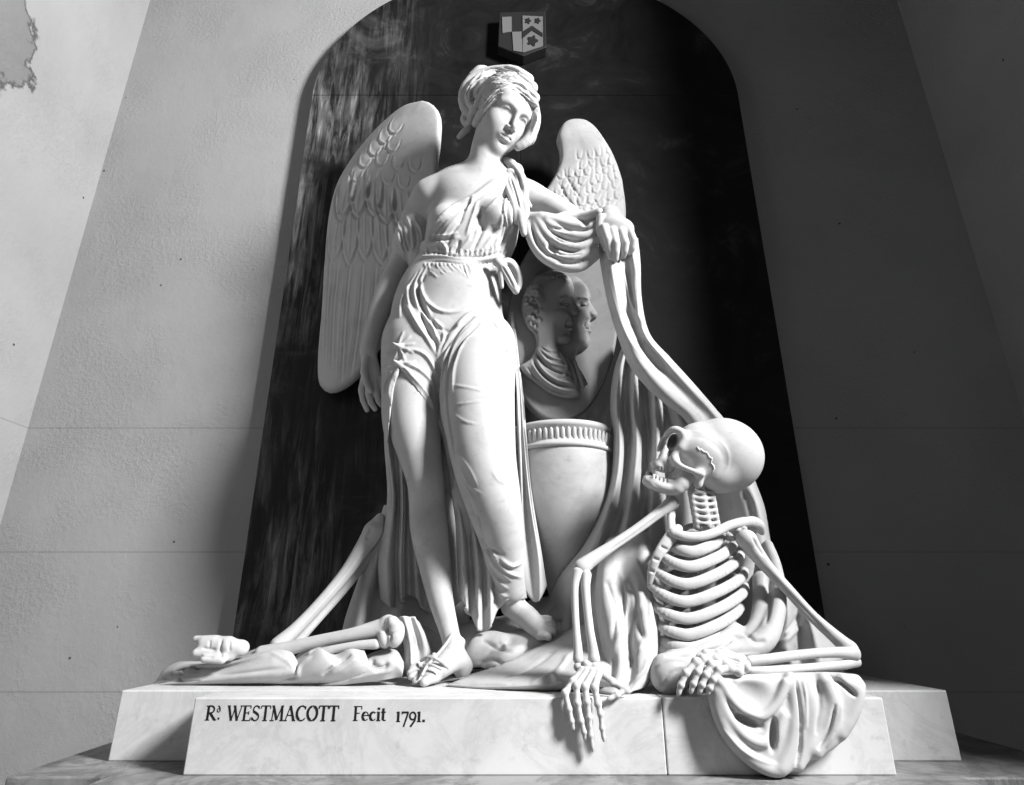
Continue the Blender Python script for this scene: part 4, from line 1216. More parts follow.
SKY = 1.66
skull = bone('skull', [
    [(667, 434, SKY - .03, 3), (674, 429.5, SKY - .045, 3.6), (681, 432, SKY - .05, 3.8), (684, 439, SKY - .055, 3.4), (681, 447, SKY - .058, 3)],
    [(681, 446, SKY - .050, 3.2), (677, 452, SKY - .050, 3.6), (674, 459, SKY - .050, 4.4), (679, 465, SKY - .062, 3.8), (687, 469, SKY - .074, 3.0), (695, 472, SKY - .080, 3.0), (701, 474, SKY - .078, 4)],
    [(668, 434, SKY - .012, 3.2), (661.5, 443, SKY - .008, 2.6), (659, 450, SKY - .006, 2.4)],
    [(667, 447, SKY - .030, 3), (663, 456, SKY - .030, 4), (659, 464, SKY - .026, 4.4)],
    [(653.5, 464, SKY - .008, 3.6), (657, 467, SKY - .026, 3.6), (664, 469.5, SKY - .036, 3.4), (671, 469, SKY - .040, 3.2)],
    [(697, 476, SKY - .058, 5.5), (698, 484, SKY - .05, 4.5)]], h=0.0026, k=4.5, n=14,
    ells=[(723, 455, SKY, 38.6, 37, 30, 5, 20), (697, 443, SKY, 20, 20, 24, 8, 0), (676, 447, SKY + .01, 13, 17, 13, 5, 25), (667, 459, SKY + .005, 9, 10, 12, 4, 25), (714, 474, SKY - .01, 21, 18, 22, 8), (701, 455, SKY - .045, 22, 19, 13, 9), (667, 463, SKY - .01, 8, 8, 14, 3)],
    cuts=[(672.5, 441.5, SKY - .040, 5.4, 8.6, 25, 1.2, 28), (659.5, 455.5, SKY - .012, 3.6, 5.2, 9, 1.2, 25), (684, 458, SKY - .085, 9, 5, 14, 2.5, 48)],
    strokes=[([(683, 431), (698, 432), (714, 437), (726, 448), (729, 462), (723, 475), (711, 482)], 1.3, .35),
             ([(685, 437), (700, 437), (712, 443), (722, 453), (724, 464), (718, 474)], 3, -.5)]
    + [([(x, 466.5), (x + .2, 472)], .9, -2) for x in (655, 658, 661, 664.5, 668)], it=1)
sut = [(697.5, 447), (700, 450.5), (701, 449), (704, 452), (707, 452.5), (709.5, 457), (712, 458.5), (711, 463), (713.5, 465.5), (714.5, 469), (713, 471.5)]
bvh_sk = BVHTree.FromPolygons([tuple(v.co) for v in skull.data.vertices], [tuple(p.vertices) for p in skull.data.polygons])
pts = []
for q in sut:
    hit = bvh_sk.ray_cast(Vector((0, 0, CAM_Z)) - SKE.location, Vector(comps(*q)).normalized())
    if hit[0] is not None: pts.append(np.array(hit[0] + SKE.location))
cs = Clay(np.min(pts, 0) - .01, np.max(pts, 0) + .01, 0.0012)
cs.chain(pts, [0.0020] * len(pts), .001)
sculpt('suture_line', cs, M_SUTURE, skull, it=1)
bone('jaw', [
    [(649, 474, SKY - .006, 3.4), (648, 481, SKY - .010, 5), (656, 485, SKY - .030, 5.6), (667, 489, SKY - .042, 5.6), (676, 489, SKY - .050, 5.2), (683, 483, SKY - .054, 5), (688, 475, SKY - .056, 4.4)],
    [(648, 481, SKY - .01, 5), (653, 486, SKY + .03, 5), (664, 488, SKY + .07, 5), (676, 482, SKY + .09, 4.5), (684, 474, SKY + .09, 3.5)],
    [(654, 477, SKY - .026, 3.4), (663, 481, SKY - .036, 3.6), (672, 482, SKY - .044, 4)],
    [(678, 488, SKY - .050, 6), (682, 480, SKY - .053, 6), (684, 474, SKY - .055, 5)],
    [(684, 484, SKY - .052, 6), (690, 477, SKY - .056, 5), (692, 473, SKY - .056, 4)]], k=3, n=16,
    strokes=[([(649, 482), (658, 490), (670, 494), (677, 494)], 1.5, 1.0)] + [([(x, y - 4), (x - .4, y + 1)], .8, -1.6) for x, y in ((652, 475), (655.5, 477.5), (659, 479.5), (663, 481.5), (667, 482))])

# neck
for i in range(7):
    cx, cy = 701 + i * 1.1, 486 + i * 6.3
    bone('vertebra', [[(cx - 11, cy - 2.6, 1.640, 3.7), (cx - 10.6, cy + 2.6, 1.640, 3.7)], [(cx + .6, cy - 2.2, 1.634, 3.1), (cx + 1, cy + 2.4, 1.634, 3.1)], [(cx + 10, cy - 2.2, 1.645, 2.6), (cx + 10.4, cy + 2.2, 1.645, 2.6)],
                      [(cx - 10, cy - 1, 1.634, 2.1), (cx, cy, 1.630, 2.1), (cx + 10, cy - 1, 1.643, 1.8)]],
         k=1.2, ells=[(cx - 2, cy, 1.67, 9.5, 2.6, 7), (cx, cy, 1.70, 4, 2.8, 8)], h=.0024)
bone('spine', [[(702, 480, 1.70, 5.5), (706, 505, 1.70, 6), (709, 530, 1.72, 7), (708, 580, 1.76, 9), (706, 650, 1.78, 10)]])

# rib cage
RB = [  # left end, middle, right end, upper back
    ((671, 546), (694, 551.5), (721, 537), 528),
    ((661, 555), (692, 566.5), (733, 545), 536),
    ((655.5, 570), (689, 584), (740, 557), 548),
    ((652, 586), (688, 601.5), (744, 574), 562),
    ((653, 605), (690, 618.5), (745, 590), 578),
    ((657, 624), (690, 634.5), (740, 608), 594),
    ((662, 641), (692, 648), (733, 626), 612)]
for i, (l, m, r, yb_) in enumerate(RB):
    w_ = (m[0] - l[0], m[1] - l[1])
    front = [(l[0], l[1], 1.615, 5), (l[0] + w_[0] * .42, m[1] - (m[1] - l[1]) * .30, 1.588, 5.6), (m[0], m[1], 1.580, 5.8), ((m[0] + r[0]) / 2 + 2, m[1] + (r[1] - m[1]) * .36, 1.592, 5.6), (r[0] - 4, r[1] + 5, 1.632, 5.2), (r[0] + 1, r[1] - 2, 1.675, 4.2),
             (r[0] - 4, r[1] - 9, 1.74, 4), ((r[0] + 706) / 2, yb_ - 4, 1.785, 4), (710, yb_, 1.78, 4)]
    far = [(l[0], l[1], 1.615, 3.6), (l[0] - 3, l[1] - 4, 1.66, 3), (l[0] + 3, l[1] - 10, 1.73, 3), (690, yb_ - 2, 1.78, 3), (704, yb_, 1.78, 3)]
    bone('rib', [front], k=1.5, n=34, flat=(YA, .55), h=.0028)
    bone('rib', [far], k=1.5, n=20, flat=(YA, .55), h=.0032)
bone('breastbone', [[(678, 529, 1.605, 5), (671, 537, 1.595, 6.5), (664, 546, 1.592, 6), (657, 557, 1.592, 5), (652, 570, 1.60, 4.4), (650, 582, 1.61, 3.4)]], k=2, n=20, flat=(YA, .6),
     strokes=[([(660, 546), (668, 550)], 1.4, -1.6), ([(653, 558), (661, 561)], 1.4, -1.6), ([(649, 570), (656, 573)], 1.4, -1.6), ([(672, 528), (672, 540)], 2, 1.2)])
bone('collar_bone', [[(674, 533, 1.585, 5.2), (684, 536, 1.578, 4.8), (700, 536.5, 1.58, 4.8), (716, 532, 1.59, 4.6), (728, 526, 1.605, 4.6), (740, 522.5, 1.62, 4.8), (750, 521.5, 1.63, 5)]], k=2, n=26, flat=(YA, .75))
bone('collar_bone', [[(672, 531, 1.60, 4.4), (671, 520, 1.64, 4), (672, 512, 1.68, 4)]], k=2)
bone('top_rib', [[(680, 541, 1.60, 3.4), (700, 543, 1.60, 3.6), (714, 535, 1.62, 3.2), (718, 526, 1.65, 3), (712, 519, 1.68, 3), (706, 520, 1.69, 3)]], k=1, n=22)
bone('shoulder_blade', [[(742, 524, 1.635, 4), (752, 521.5, 1.635, 5.5), (760, 525, 1.645, 4.5), (762, 532, 1.66, 3.4)], [(750, 530, 1.66, 5), (748, 560, 1.69, 7), (744, 590, 1.70, 5), (741, 606, 1.70, 3)], [(736, 530, 1.68, 5), (746, 545, 1.70, 8)]], k=4, n=12, flat=(YA, .6), ells=[(737, 530, 1.625, 4.5, 3.6, 4), (744, 528.5, 1.62, 3.4, 2.6, 3)])

# left arm (picture right): resting across the block
bone('upper_arm_bone', [[(748, 541, 1.615, 9.5), (756, 553, 1.615, 8), (768, 568, 1.615, 6.4), (790, 592, 1.60, 5.6), (812, 616, 1.585, 5.6), (832, 634, 1.57, 6.4), (846, 646, 1.56, 7.6)]], k=3, n=40,
     ells=[(746, 539, 1.605, 10, 9.5, 9, 3), (852, 650, 1.56, 6.5, 8, 7, 3), (846, 652, 1.555, 5, 5, 6, 3)],
     strokes=[([(752, 536), (757, 546), (764, 556)], 1.6, -1.4), ([(764, 566), (790, 594), (830, 636)], 1.6, -1.0), ([(820, 630), (838, 646)], 1.4, -1.2)])
bone('forearm_bone', [[(852, 654, 1.545, 6.5), (840, 652.5, 1.53, 5.4), (820, 653, 1.515, 4.8), (790, 656, 1.50, 4.8), (765, 659.5, 1.49, 5), (750, 661.5, 1.49, 5.6)]], k=2, n=26, ells=[(853, 652, 1.545, 6.5, 8, 6, 3, -20)])
bone('forearm_bone', [[(856, 662, 1.55, 5), (840, 665, 1.53, 4.6), (815, 667.5, 1.515, 4.4), (785, 669.5, 1.50, 4.4), (762, 670.5, 1.49, 4.6), (750, 670, 1.49, 5)]], k=2, n=26)


def skel_hand(wrist, fingers_, scale=1.0, pal=None):
    t = bone('wrist', [], ells=wrist, k=1.5, h=.0022)
    for f in fingers_:
        nodes, ell_ = [], []
        f = [tuple(q) for q in f]
        r0 = 3.7 * scale
        chains = []
        for a, b in zip(f[:-1], f[1:]):
            m = [(a[i] + b[i]) / 2 for i in range(3)]
            ra, rm, rb = r0 * 1.1, r0 * .84, r0 * 1.04
            chains.append([(a[0], a[1], a[2], ra), ((a[0] * 3 + b[0]) / 4, (a[1] * 3 + b[1]) / 4, (a[2] * 3 + b[2]) / 4, rm), (m[0], m[1], m[2], rm), ((a[0] + b[0] * 3) / 4, (a[1] + b[1] * 3) / 4, (a[2] + b[2] * 3) / 4, rm), (b[0], b[1], b[2], rb if b is not f[-1] else r0 * .5)])
            r0 *= .88
        bone('finger', chains, k=.8, h=.0021, n=10)


skel_hand([(746, 666, 1.485, 5, 6.5, 6), (739, 662, 1.482, 5, 5, 5), (738, 670, 1.48, 5, 5, 5), (731, 665, 1.482, 6, 6.5, 6)], [
    [(738, 665, 1.48), (716, 659, 1.482), (696, 662, 1.478), (686, 673, 1.472), (681, 685, 1.470), (678, 695, 1.472)],
    [(738, 661, 1.482), (719, 655, 1.488), (703, 659, 1.480), (698, 672, 1.470), (693.5, 684, 1.468), (690.5, 693, 1.470)],
    [(738, 668, 1.477), (724, 662, 1.480), (711, 664.5, 1.472), (706, 675, 1.464), (702, 685, 1.462), (699, 693, 1.464)],
    [(738, 671, 1.474), (730, 668, 1.474), (718.5, 670, 1.466), (714, 680, 1.460), (710, 688, 1.460), (707.5, 694, 1.462)],
    [(741, 660, 1.49), (724, 653, 1.495), (706, 654, 1.492), (697, 658, 1.49)]], 1.45)

# right arm (picture left): hand hanging over the block's edge
bone('upper_arm_bone', [[(672, 503, 1.66, 7), (660, 512, 1.65, 5.4), (640, 527, 1.64, 5), (618, 542, 1.63, 5.2), (600, 554, 1.62, 6.2), (587, 563, 1.61, 7.4)]], k=3, n=30, ells=[(582, 567, 1.605, 8.5, 8, 7, 3)],
     strokes=[([(664, 512), (636, 533), (606, 553)], 1.6, -1.0)])
bone('forearm_bone', [[(578, 573, 1.60, 6.4), (575, 584, 1.59, 4.2), (575, 605, 1.575, 3.7), (576.5, 632, 1.555, 3.8), (578, 650, 1.54, 4.6), (578, 659, 1.535, 5.2)]], k=2, n=26)
bone('forearm_bone', [[(586, 575, 1.595, 5.6), (585.5, 586, 1.585, 4.8), (587, 605, 1.57, 4.2), (590, 632, 1.55, 4.4), (593, 650, 1.54, 5.2), (594, 659, 1.535, 6.2)]], k=2, n=26)
skel_hand([(578, 667, 1.53, 4.6, 4.4, 5), (586, 664, 1.525, 4.6, 4, 5), (595, 666, 1.53, 6, 4.6, 6), (584, 671, 1.52, 5, 4, 5), (592, 672, 1.52, 5.5, 4, 5), (600, 671, 1.525, 4.5, 4, 5)], [
    [(582, 671, 1.52), (573, 682, 1.502), (565, 693, 1.488), (569, 709, 1.482), (571.5, 721, 1.480), (573.5, 729.5, 1.482)],
    [(586, 672, 1.517), (576.5, 686, 1.492), (577.5, 703, 1.482), (581, 721, 1.479), (584, 732, 1.480), (585.5, 740, 1.482)],
    [(592, 673, 1.515), (585, 687, 1.490), (587, 702, 1.482), (589, 717, 1.479), (590.5, 735, 1.479), (593, 751, 1.482)],
    [(598, 674, 1.517), (594.5, 688, 1.490), (598, 704, 1.482), (600.5, 714, 1.480), (602, 728, 1.480), (604, 741, 1.482)],
    [(603, 674, 1.522), (612, 682, 1.512), (626, 690, 1.50), (617, 695, 1.492), (607.5, 699.5, 1.487)]], 1.22)

# legs behind the figure (picture left)
bone('shin_bone', [[(377, 523, 1.90, 6), (372, 534, 1.90, 9.5), (364, 546, 1.895, 8), (345, 574, 1.87, 6.4), (318, 606, 1.84, 6), (295, 630, 1.81, 6.6), (278, 645, 1.79, 8)]], k=3, n=34, ells=[(374, 530, 1.895, 10, 9, 8, 3, -20), (380, 520, 1.90, 5, 7, 6, 3)],
     strokes=[([(368, 545), (340, 582), (300, 628)], 1.6, 1.0), ([(372, 528), (366, 540)], 2, -1.4)])
bone('shin_bone', [[(378, 548, 1.93, 5.4), (366, 562, 1.93, 4.6), (340, 594, 1.90, 4.2), (310, 628, 1.86, 4.2), (294, 646, 1.84, 5)]], k=2, n=26)
bone('thigh_bone', [[(384, 627, 1.74, 9), (372, 630, 1.74, 8), (350, 635, 1.74, 6.4), (320, 641, 1.745, 6.2), (290, 648, 1.75, 6.8), (262, 654, 1.755, 8)]], k=3, n=30,
     ells=[(388, 624, 1.735, 9, 9, 8, 2), (396, 634, 1.72, 8.5, 13, 9, 2, 10), (384, 639, 1.725, 6.5, 9, 8, 2, -15), (392, 622, 1.72, 7, 6, 7, 1.5)],
     strokes=[([(388, 618), (387, 628), (391, 638), (388, 648)], 1.5, -2.4), ([(381, 630), (391, 634), (401, 630)], 1.2, -1.2), ([(366, 626), (330, 634), (290, 642)], 1.5, .9)])
bone('shin_bone', [[(376, 644, 1.72, 5), (360, 645, 1.72, 4.2), (335, 649, 1.725, 4), (312, 655, 1.73, 5)]], k=2, n=20)
bone('foot_bone', [[(228, 645, 1.72, 8.5), (214, 645, 1.72, 8), (204, 644, 1.715, 6)], [(230, 656, 1.72, 5), (210, 654, 1.71, 5.4), (196, 653, 1.70, 4)], [(214, 642, 1.72, 6), (196, 639, 1.72, 3.4)], [(222, 660, 1.70, 4), (204, 659, 1.69, 3.6)]], k=4, n=10,
     ells=[(240, 648, 1.73, 9, 8, 8, 5), (216, 649, 1.725, 16, 10, 7, 4)], strokes=[([(222, 638), (220, 650), (223, 660)], 1.4, -1.8), ([(230, 640), (229, 652)], 1.4, -1.4), ([(202, 648), (216, 650)], 1.2, -1.6), ([(200, 656), (214, 657)], 1.2, -1.6), ([(210, 640), (209, 648)], 1.1, -1.2)])


# ------------------------------------------------------------------ shroud
SHR = empty('shroud', G(700, 700), 'great marble shroud falling from the woman\'s arm over urn, skeleton and block edge', 'drapery')


def rails(rows, ys=None):
    """rows of (x, y[, Y]); ys gives each row's depth profile when it is not in the points"""
    return [[(q[0], q[1], (q[2] if len(q) > 2 else 0) + (ys[i] if ys else 0)) for q in r] for i, r in enumerate(rows)]


def prof(row, deps):
    return [(a, b, d) for (a, b), d in zip(row, deps)]


# swag over the forearm
sw = Clay(P(520, 278, 1.72) - (.02, .10, .01), P(606, 205, 1.74) + (.02, .05, .02), 0.003)
sw.pell(564, 238, 1.745, 30, 20, 16, 5, roll=8); sw.pell(578, 248, 1.735, 20, 18, 14, 5)
for r, ch in [(5, [(528, 216, 1.735), (530, 235, 1.715), (541, 255, 1.705), (560, 266, 1.70), (580, 267, 1.70), (595, 256, 1.69)]),
              (4.6, [(533, 219, 1.72), (540, 238, 1.70), (553, 252, 1.69), (572, 258, 1.685), (595, 250, 1.68)]),
              (4.6, [(537, 219, 1.71), (548, 236, 1.69), (563, 245, 1.68), (580, 247, 1.675), (598, 240, 1.67)]),
              (4.6, [(541, 217, 1.705), (554, 228, 1.69), (570, 235, 1.68), (586, 236, 1.675), (599, 230, 1.67)]),
              (4.2, [(548, 219, 1.695), (560, 222, 1.69), (574, 226, 1.685), (590, 227, 1.675), (600, 222, 1.67)]),
              (5, [(532, 217, 1.72), (545, 217, 1.705), (556, 219, 1.70), (566, 216, 1.705), (578, 216, 1.71), (588, 216, 1.70), (599, 213, 1.68)])]:
    sw.pchain([q + (r,) for q in ch], 2.0, n=16)
sw.pell(585, 222, 1.67, 4, 4.5, 10, 1.5, 's'); sw.pell(593, 217, 1.66, 3, 4, 8, 1.5, 's'); sw.pell(560, 229, 1.665, 12, 2.2, 8, 2, 's', 12)
sw.pell(552, 246, 1.67, 5, 8, 7, 2, 's', -35)
sculpt('arm_swag', sw, M_STATUE, SHR, [([(531, 225), (537, 244), (550, 258)], 1.3, -2.4, 'both'), ([(545, 226), (560, 240), (580, 243)], 1.2, -2.2, 'both'), ([(556, 262), (575, 263), (590, 257)], 1.2, -2, 'both'), ([(544, 245), (560, 254), (582, 254)], 1.2, -1.6, 'both')])

# fall of cloth from the hand to the skull
FL = [(238, 598, 638, 1.685), (262, 600, 640.5, 1.685), (300, 607, 642, 1.695), (335, 617, 650, 1.705), (365, 629, 670, 1.715), (388, 647, 690, 1.73), (404, 665, 704, 1.745), (418, 683, 716, 1.765), (440, 698, 735, 1.79)]
fr_ = []
for t, off in ((0, .035), (.12, .0), (.28, -.018), (.44, -.010), (.58, .004), (.7, .0), (.84, -.014), (.95, .002), (1, .02)):
    # the cloth runs down and to the right, so its width lies across the fall
    fr_.append([(xl + (xr - xl) * t, y - (y > 330) * 9 * t * min(1, (y - 330) / 40), d + off * (1 - .65 * min(1, max(0, (y - 350) / 60)))) for y, xl, xr, d in FL])
cloth('shroud_fall', fr_, M_STATUE, SHR, strokes=[([(614, 262), (620, 290), (634, 328)], 2.4, -2.0), ([(640, 338), (654, 358), (668, 372)], 4.5, -4), ([(634, 258), (637, 285), (637, 312)], 1.8, 1.8), ([(629, 262), (631, 290), (638, 318)], 1.6, -2),
    ([(606, 262), (614, 300), (627, 336), (648, 366)], 1.4, 1.2), ([(622, 262), (626, 285), (636, 312), (650, 336)], 1.8, 1.6)], nu=110, nv=8, thick=.012)

# dark hollow side hanging behind, closing the space behind the skeleton
B = []
def curtain(dep, *row): B.append([(a, b, c + dep) for a, b, c in row])
curtain(.03, (627, 335, 1.80), (614, 370, 1.82), (610, 405, 1.83), (613, 440, 1.84), (610, 480, 1.84), (600, 512, 1.83), (583, 546, 1.82), (558, 578, 1.86), (548, 604, 1.92), (545, 630, 1.94))
curtain(-.015, (630, 335, 1.80), (620, 370, 1.82), (617, 405, 1.83), (620, 440, 1.84), (617, 480, 1.84), (607, 515, 1.82), (592, 550, 1.81), (573, 585, 1.84), (566, 612, 1.88), (562, 640, 1.88))
curtain(.03, (634, 340, 1.80), (627, 372, 1.82), (625, 405, 1.83), (628, 440, 1.84), (625, 480, 1.84), (617, 518, 1.82), (604, 555, 1.79), (590, 590, 1.80), (582, 622, 1.82), (580, 650, 1.82))
curtain(-.02, (638, 345, 1.80), (635, 375, 1.82), (634, 408, 1.83), (637, 442, 1.84), (634, 482, 1.84), (628, 520, 1.82), (618, 560, 1.79), (608, 595, 1.77), (600, 628, 1.76), (596, 660, 1.74))
curtain(.03, (644, 350, 1.80), (644, 378, 1.82), (645, 410, 1.83), (647, 444, 1.84), (644, 484, 1.84), (640, 522, 1.83), (634, 562, 1.80), (628, 600, 1.79), (624, 632, 1.78), (622, 664, 1.77))
curtain(-.02, (650, 358, 1.80), (654, 382, 1.81), (656, 412, 1.82), (657, 446, 1.83), (655, 486, 1.84), (652, 525, 1.84), (650, 565, 1.83), (648, 602, 1.83), (646, 636, 1.82), (646, 666, 1.82))
curtain(.025, (658, 368, 1.79), (664, 388, 1.80), (667, 414, 1.82), (668, 448, 1.84), (668, 488, 1.86), (668, 528, 1.86), (668, 568, 1.87), (668, 606, 1.87), (668, 640, 1.86), (668, 668, 1.85))
curtain(-.02, (668, 384, 1.81), (676, 398, 1.82), (680, 420, 1.82), (684, 450, 1.84), (686, 490, 1.86), (688, 530, 1.87), (690, 570, 1.87), (692, 608, 1.87), (694, 642, 1.86), (694, 668, 1.85))
curtain(.02, (680, 396, 1.82), (692, 412, 1.82), (700, 430, 1.82), (708, 460, 1.84), (712, 495, 1.85), (715, 532, 1.85), (720, 572, 1.85), (724, 608, 1.84), (726, 642, 1.83), (726, 668, 1.82))
curtain(-.02, (694, 410, 1.84), (708, 428, 1.84), (722, 448, 1.80), (732, 475, 1.80), (736, 500, 1.79), (740, 535, 1.78), (748, 575, 1.77), (754, 610, 1.76), (758, 642, 1.75), (760, 668, 1.74))
curtain(.0, (700, 414, 1.84), (716, 438, 1.83), (740, 462, 1.78), (750, 484, 1.75), (757, 505, 1.73), (762, 535, 1.72), (768, 575, 1.71), (774, 610, 1.70), (780, 640, 1.69), (784, 665, 1.68))
curtain(.04, (704, 418, 1.82), (724, 442, 1.81), (748, 466, 1.78), (758, 488, 1.76), (765, 508, 1.74), (770, 537, 1.73), (778, 577, 1.72), (786, 610, 1.71), (792, 640, 1.70), (798, 664, 1.69))
cloth('back_curtain', B, M_STATUE, SHR, strokes=[([(668, 395), (672, 412), (676, 430)], 3, 3.5), ([(748, 486), (756, 505), (762, 530)], 2.5, 2.4), ([(742, 488), (750, 505), (754, 525)], 2.5, -2.5),
       ([(560, 580), (585, 560), (604, 530)], 2, 1.8), ([(640, 400), (646, 440), (640, 480)], 2, 2), ([(655, 400), (662, 440), (658, 480)], 2, -2)], nu=110, nv=7, thick=.012)

# cloth bulging in front, left of the ribs
cloth('lap_folds', [
    prof(((606, 540), (598, 566), (595, 598), (598, 628), (602, 654), (599, 676), (592, 690)), (1.80, 1.75, 1.71, 1.67, 1.64, 1.61, 1.60)),
    prof(((610, 538), (603, 566), (601, 598), (605, 628), (610, 654), (608, 678), (602, 692)), (1.78, 1.70, 1.65, 1.62, 1.60, 1.575, 1.56)),
    prof(((616, 536), (612, 564), (611, 594), (616, 624), (620, 654), (620, 680), (614, 693)), (1.77, 1.69, 1.64, 1.605, 1.58, 1.555, 1.54)),
    prof(((624, 534), (623, 560), (624, 590), (627, 622), (630, 654), (630, 680), (625, 692)), (1.775, 1.70, 1.655, 1.625, 1.59, 1.57, 1.55)),
    prof(((634, 532), (636, 560), (639, 590), (641, 622), (641, 652), (638, 680), (633, 691)), (1.77, 1.68, 1.625, 1.59, 1.57, 1.555, 1.55)),
    prof(((643, 532), (648, 560), (653, 588), (655, 618), (655, 650), (648, 678), (641, 689)), (1.775, 1.69, 1.64, 1.60, 1.585, 1.57, 1.565)),
    prof(((648, 532), (654, 560), (661, 588), (664, 616), (662, 648), (654, 676), (647, 686)), (1.80, 1.73, 1.69, 1.66, 1.65, 1.63, 1.61))], M_STATUE, SHR,
    strokes=[([(637, 608), (638, 625), (643, 640)], 3.5, -4), ([(614, 655), (612, 674), (606, 688)], 3, -3.4), ([(618, 570), (628, 595), (622, 630), (610, 655)], 2.4, 3), ([(606, 580), (616, 610), (612, 640)], 2.4, -2.6), ([(650, 655), (642, 672), (628, 688)], 2, 2.4), ([(634, 556), (648, 590), (652, 625)], 2, 2.4), ([(628, 575), (636, 600), (630, 640), (634, 670)], 2.4, -3), ([(644, 640), (634, 662), (622, 684)], 2.2, 2.4), ([(640, 650), (630, 668), (618, 686)], 2, -2.4)], nu=100, nv=9, thick=.012)

# cloth over the ground between foot and bony hand
cloth('ground_sweep', [
    prof(((462, 678), (492, 664), (520, 652), (545, 640), (568, 630), (590, 622), (606, 616)), (1.80, 1.84, 1.85, 1.85, 1.83, 1.80, 1.76)),
    prof(((456, 681), (490, 671), (522, 657), (548, 645), (570, 637), (592, 632), (608, 630)), (1.74, 1.76, 1.77, 1.77, 1.76, 1.73, 1.70)),
    prof(((450, 683), (488, 678), (525, 668), (552, 656), (574, 648), (594, 645), (609, 645)), (1.71, 1.70, 1.70, 1.70, 1.69, 1.67, 1.66)),
    prof(((447, 684), (486, 683), (524, 678), (554, 671), (576, 664), (596, 662), (610, 662)), (1.70, 1.66, 1.63, 1.62, 1.62, 1.61, 1.60)),
    prof(((446, 685.5), (485, 687), (524, 686), (556, 682), (580, 678), (598, 676), (611, 676)), (1.70, 1.645, 1.60, 1.585, 1.57, 1.56, 1.56)),
    prof(((446, 686.5), (485, 689.5), (524, 690.5), (558, 690), (582, 688), (600, 687), (612, 688)), (1.705, 1.65, 1.62, 1.60, 1.585, 1.57, 1.56))], M_STATUE, SHR,
    strokes=[([(480, 672), (510, 663), (545, 646)], 2, 1.8), ([(500, 679), (530, 668), (556, 650)], 2.5, -2.6), ([(530, 684), (556, 672), (570, 655)], 2.5, 2.4), ([(545, 686), (560, 678), (566, 684)], 2.5, -3.4), ([(562, 660), (578, 650), (590, 640)], 3, 2), ([(470, 684), (510, 684)], 2, 1.2)], nu=90, nv=8, thick=.01)

# cloth wrapped round below the ribs
ab = Clay(P(648, 695, 1.53) - (.02, .08, .005), P(800, 540, 1.74) + (.02, .03, .02), 0.0034)
ab.pchain([(658, 648, 1.63, 7), (675, 651, 1.60, 8), (698, 650, 1.59, 8), (720, 642, 1.60, 8), (736, 630, 1.62, 7)], 4, n=16)
ab.pchain([(664, 664, 1.58, 10), (690, 660, 1.575, 11), (716, 652, 1.575, 11), (744, 650, 1.575, 11), (764, 640, 1.58, 11), (775, 618, 1.60, 9), (779, 592, 1.64, 7), (775, 565, 1.68, 6), (768, 545, 1.71, 5)], 4, n=40)
ab.pchain([(730, 632, 1.63, 8), (742, 638, 1.61, 7), (756, 626, 1.62, 8), (762, 605, 1.65, 9), (762, 580, 1.68, 9)], 5, n=18)
ab.pell(670, 675, 1.565, 20, 18, 15, 5, roll=-15); ab.pell(692, 668, 1.56, 16, 13, 14, 6); ab.pell(715, 667, 1.57, 22, 8, 12, 6)
ab.pchain([(676, 670, 1.565, 13), (700, 672, 1.565, 12), (740, 674, 1.565, 10), (790, 676, 1.57, 8), (840, 676, 1.58, 7)], 6, n=20)
sculpt('waist_wrap', ab, M_STATUE, SHR, [([(664, 656), (690, 655), (718, 647), (738, 636)], 1.8, -3.4, 'both'), ([(744, 632), (756, 642), (766, 640)], 2.4, -2.4, 'both'), ([(765, 625), (770, 600), (768, 575)], 2.6, -3, 'both'),
        ([(700, 660), (730, 656), (760, 654)], 1.5, 1.6, 'both'), ([(654, 668), (668, 660), (688, 660)], 1.8, 1.6, 'both'), ([(660, 690), (668, 676), (682, 668)], 2, -2, 'both')])

# triangle of cloth behind the right forearm
cloth('side_folds', [
    prof(((776, 590), (776, 612), (772, 635), (768, 655), (765, 668)), (1.72, 1.70, 1.69, 1.68, 1.68)),
    prof(((786, 592), (788, 614), (786, 636), (784, 655), (783, 668)), (1.69, 1.665, 1.655, 1.645, 1.64)),
    prof(((796, 598), (798, 618), (800, 638), (800, 655), (800, 668)), (1.70, 1.69, 1.68, 1.67, 1.66)),
    prof(((806, 606), (810, 622), (815, 640), (818, 655), (820, 668)), (1.68, 1.655, 1.64, 1.63, 1.62)),
    prof(((814, 614), (820, 628), (826, 642), (831, 655), (836, 668)), (1.69, 1.67, 1.66, 1.65, 1.64)),
    prof(((822, 624), (828, 634), (836, 645), (842, 656), (850, 668)), (1.70, 1.69, 1.68, 1.66, 1.65))], M_STATUE, SHR,
    strokes=[([(776, 648), (792, 634), (808, 618)], 2, 2.4), ([(778, 640), (790, 628), (802, 612)], 1.8, -2.6), ([(790, 655), (806, 650), (822, 655)], 2, -1.6)], nu=50, nv=8, thick=.012)

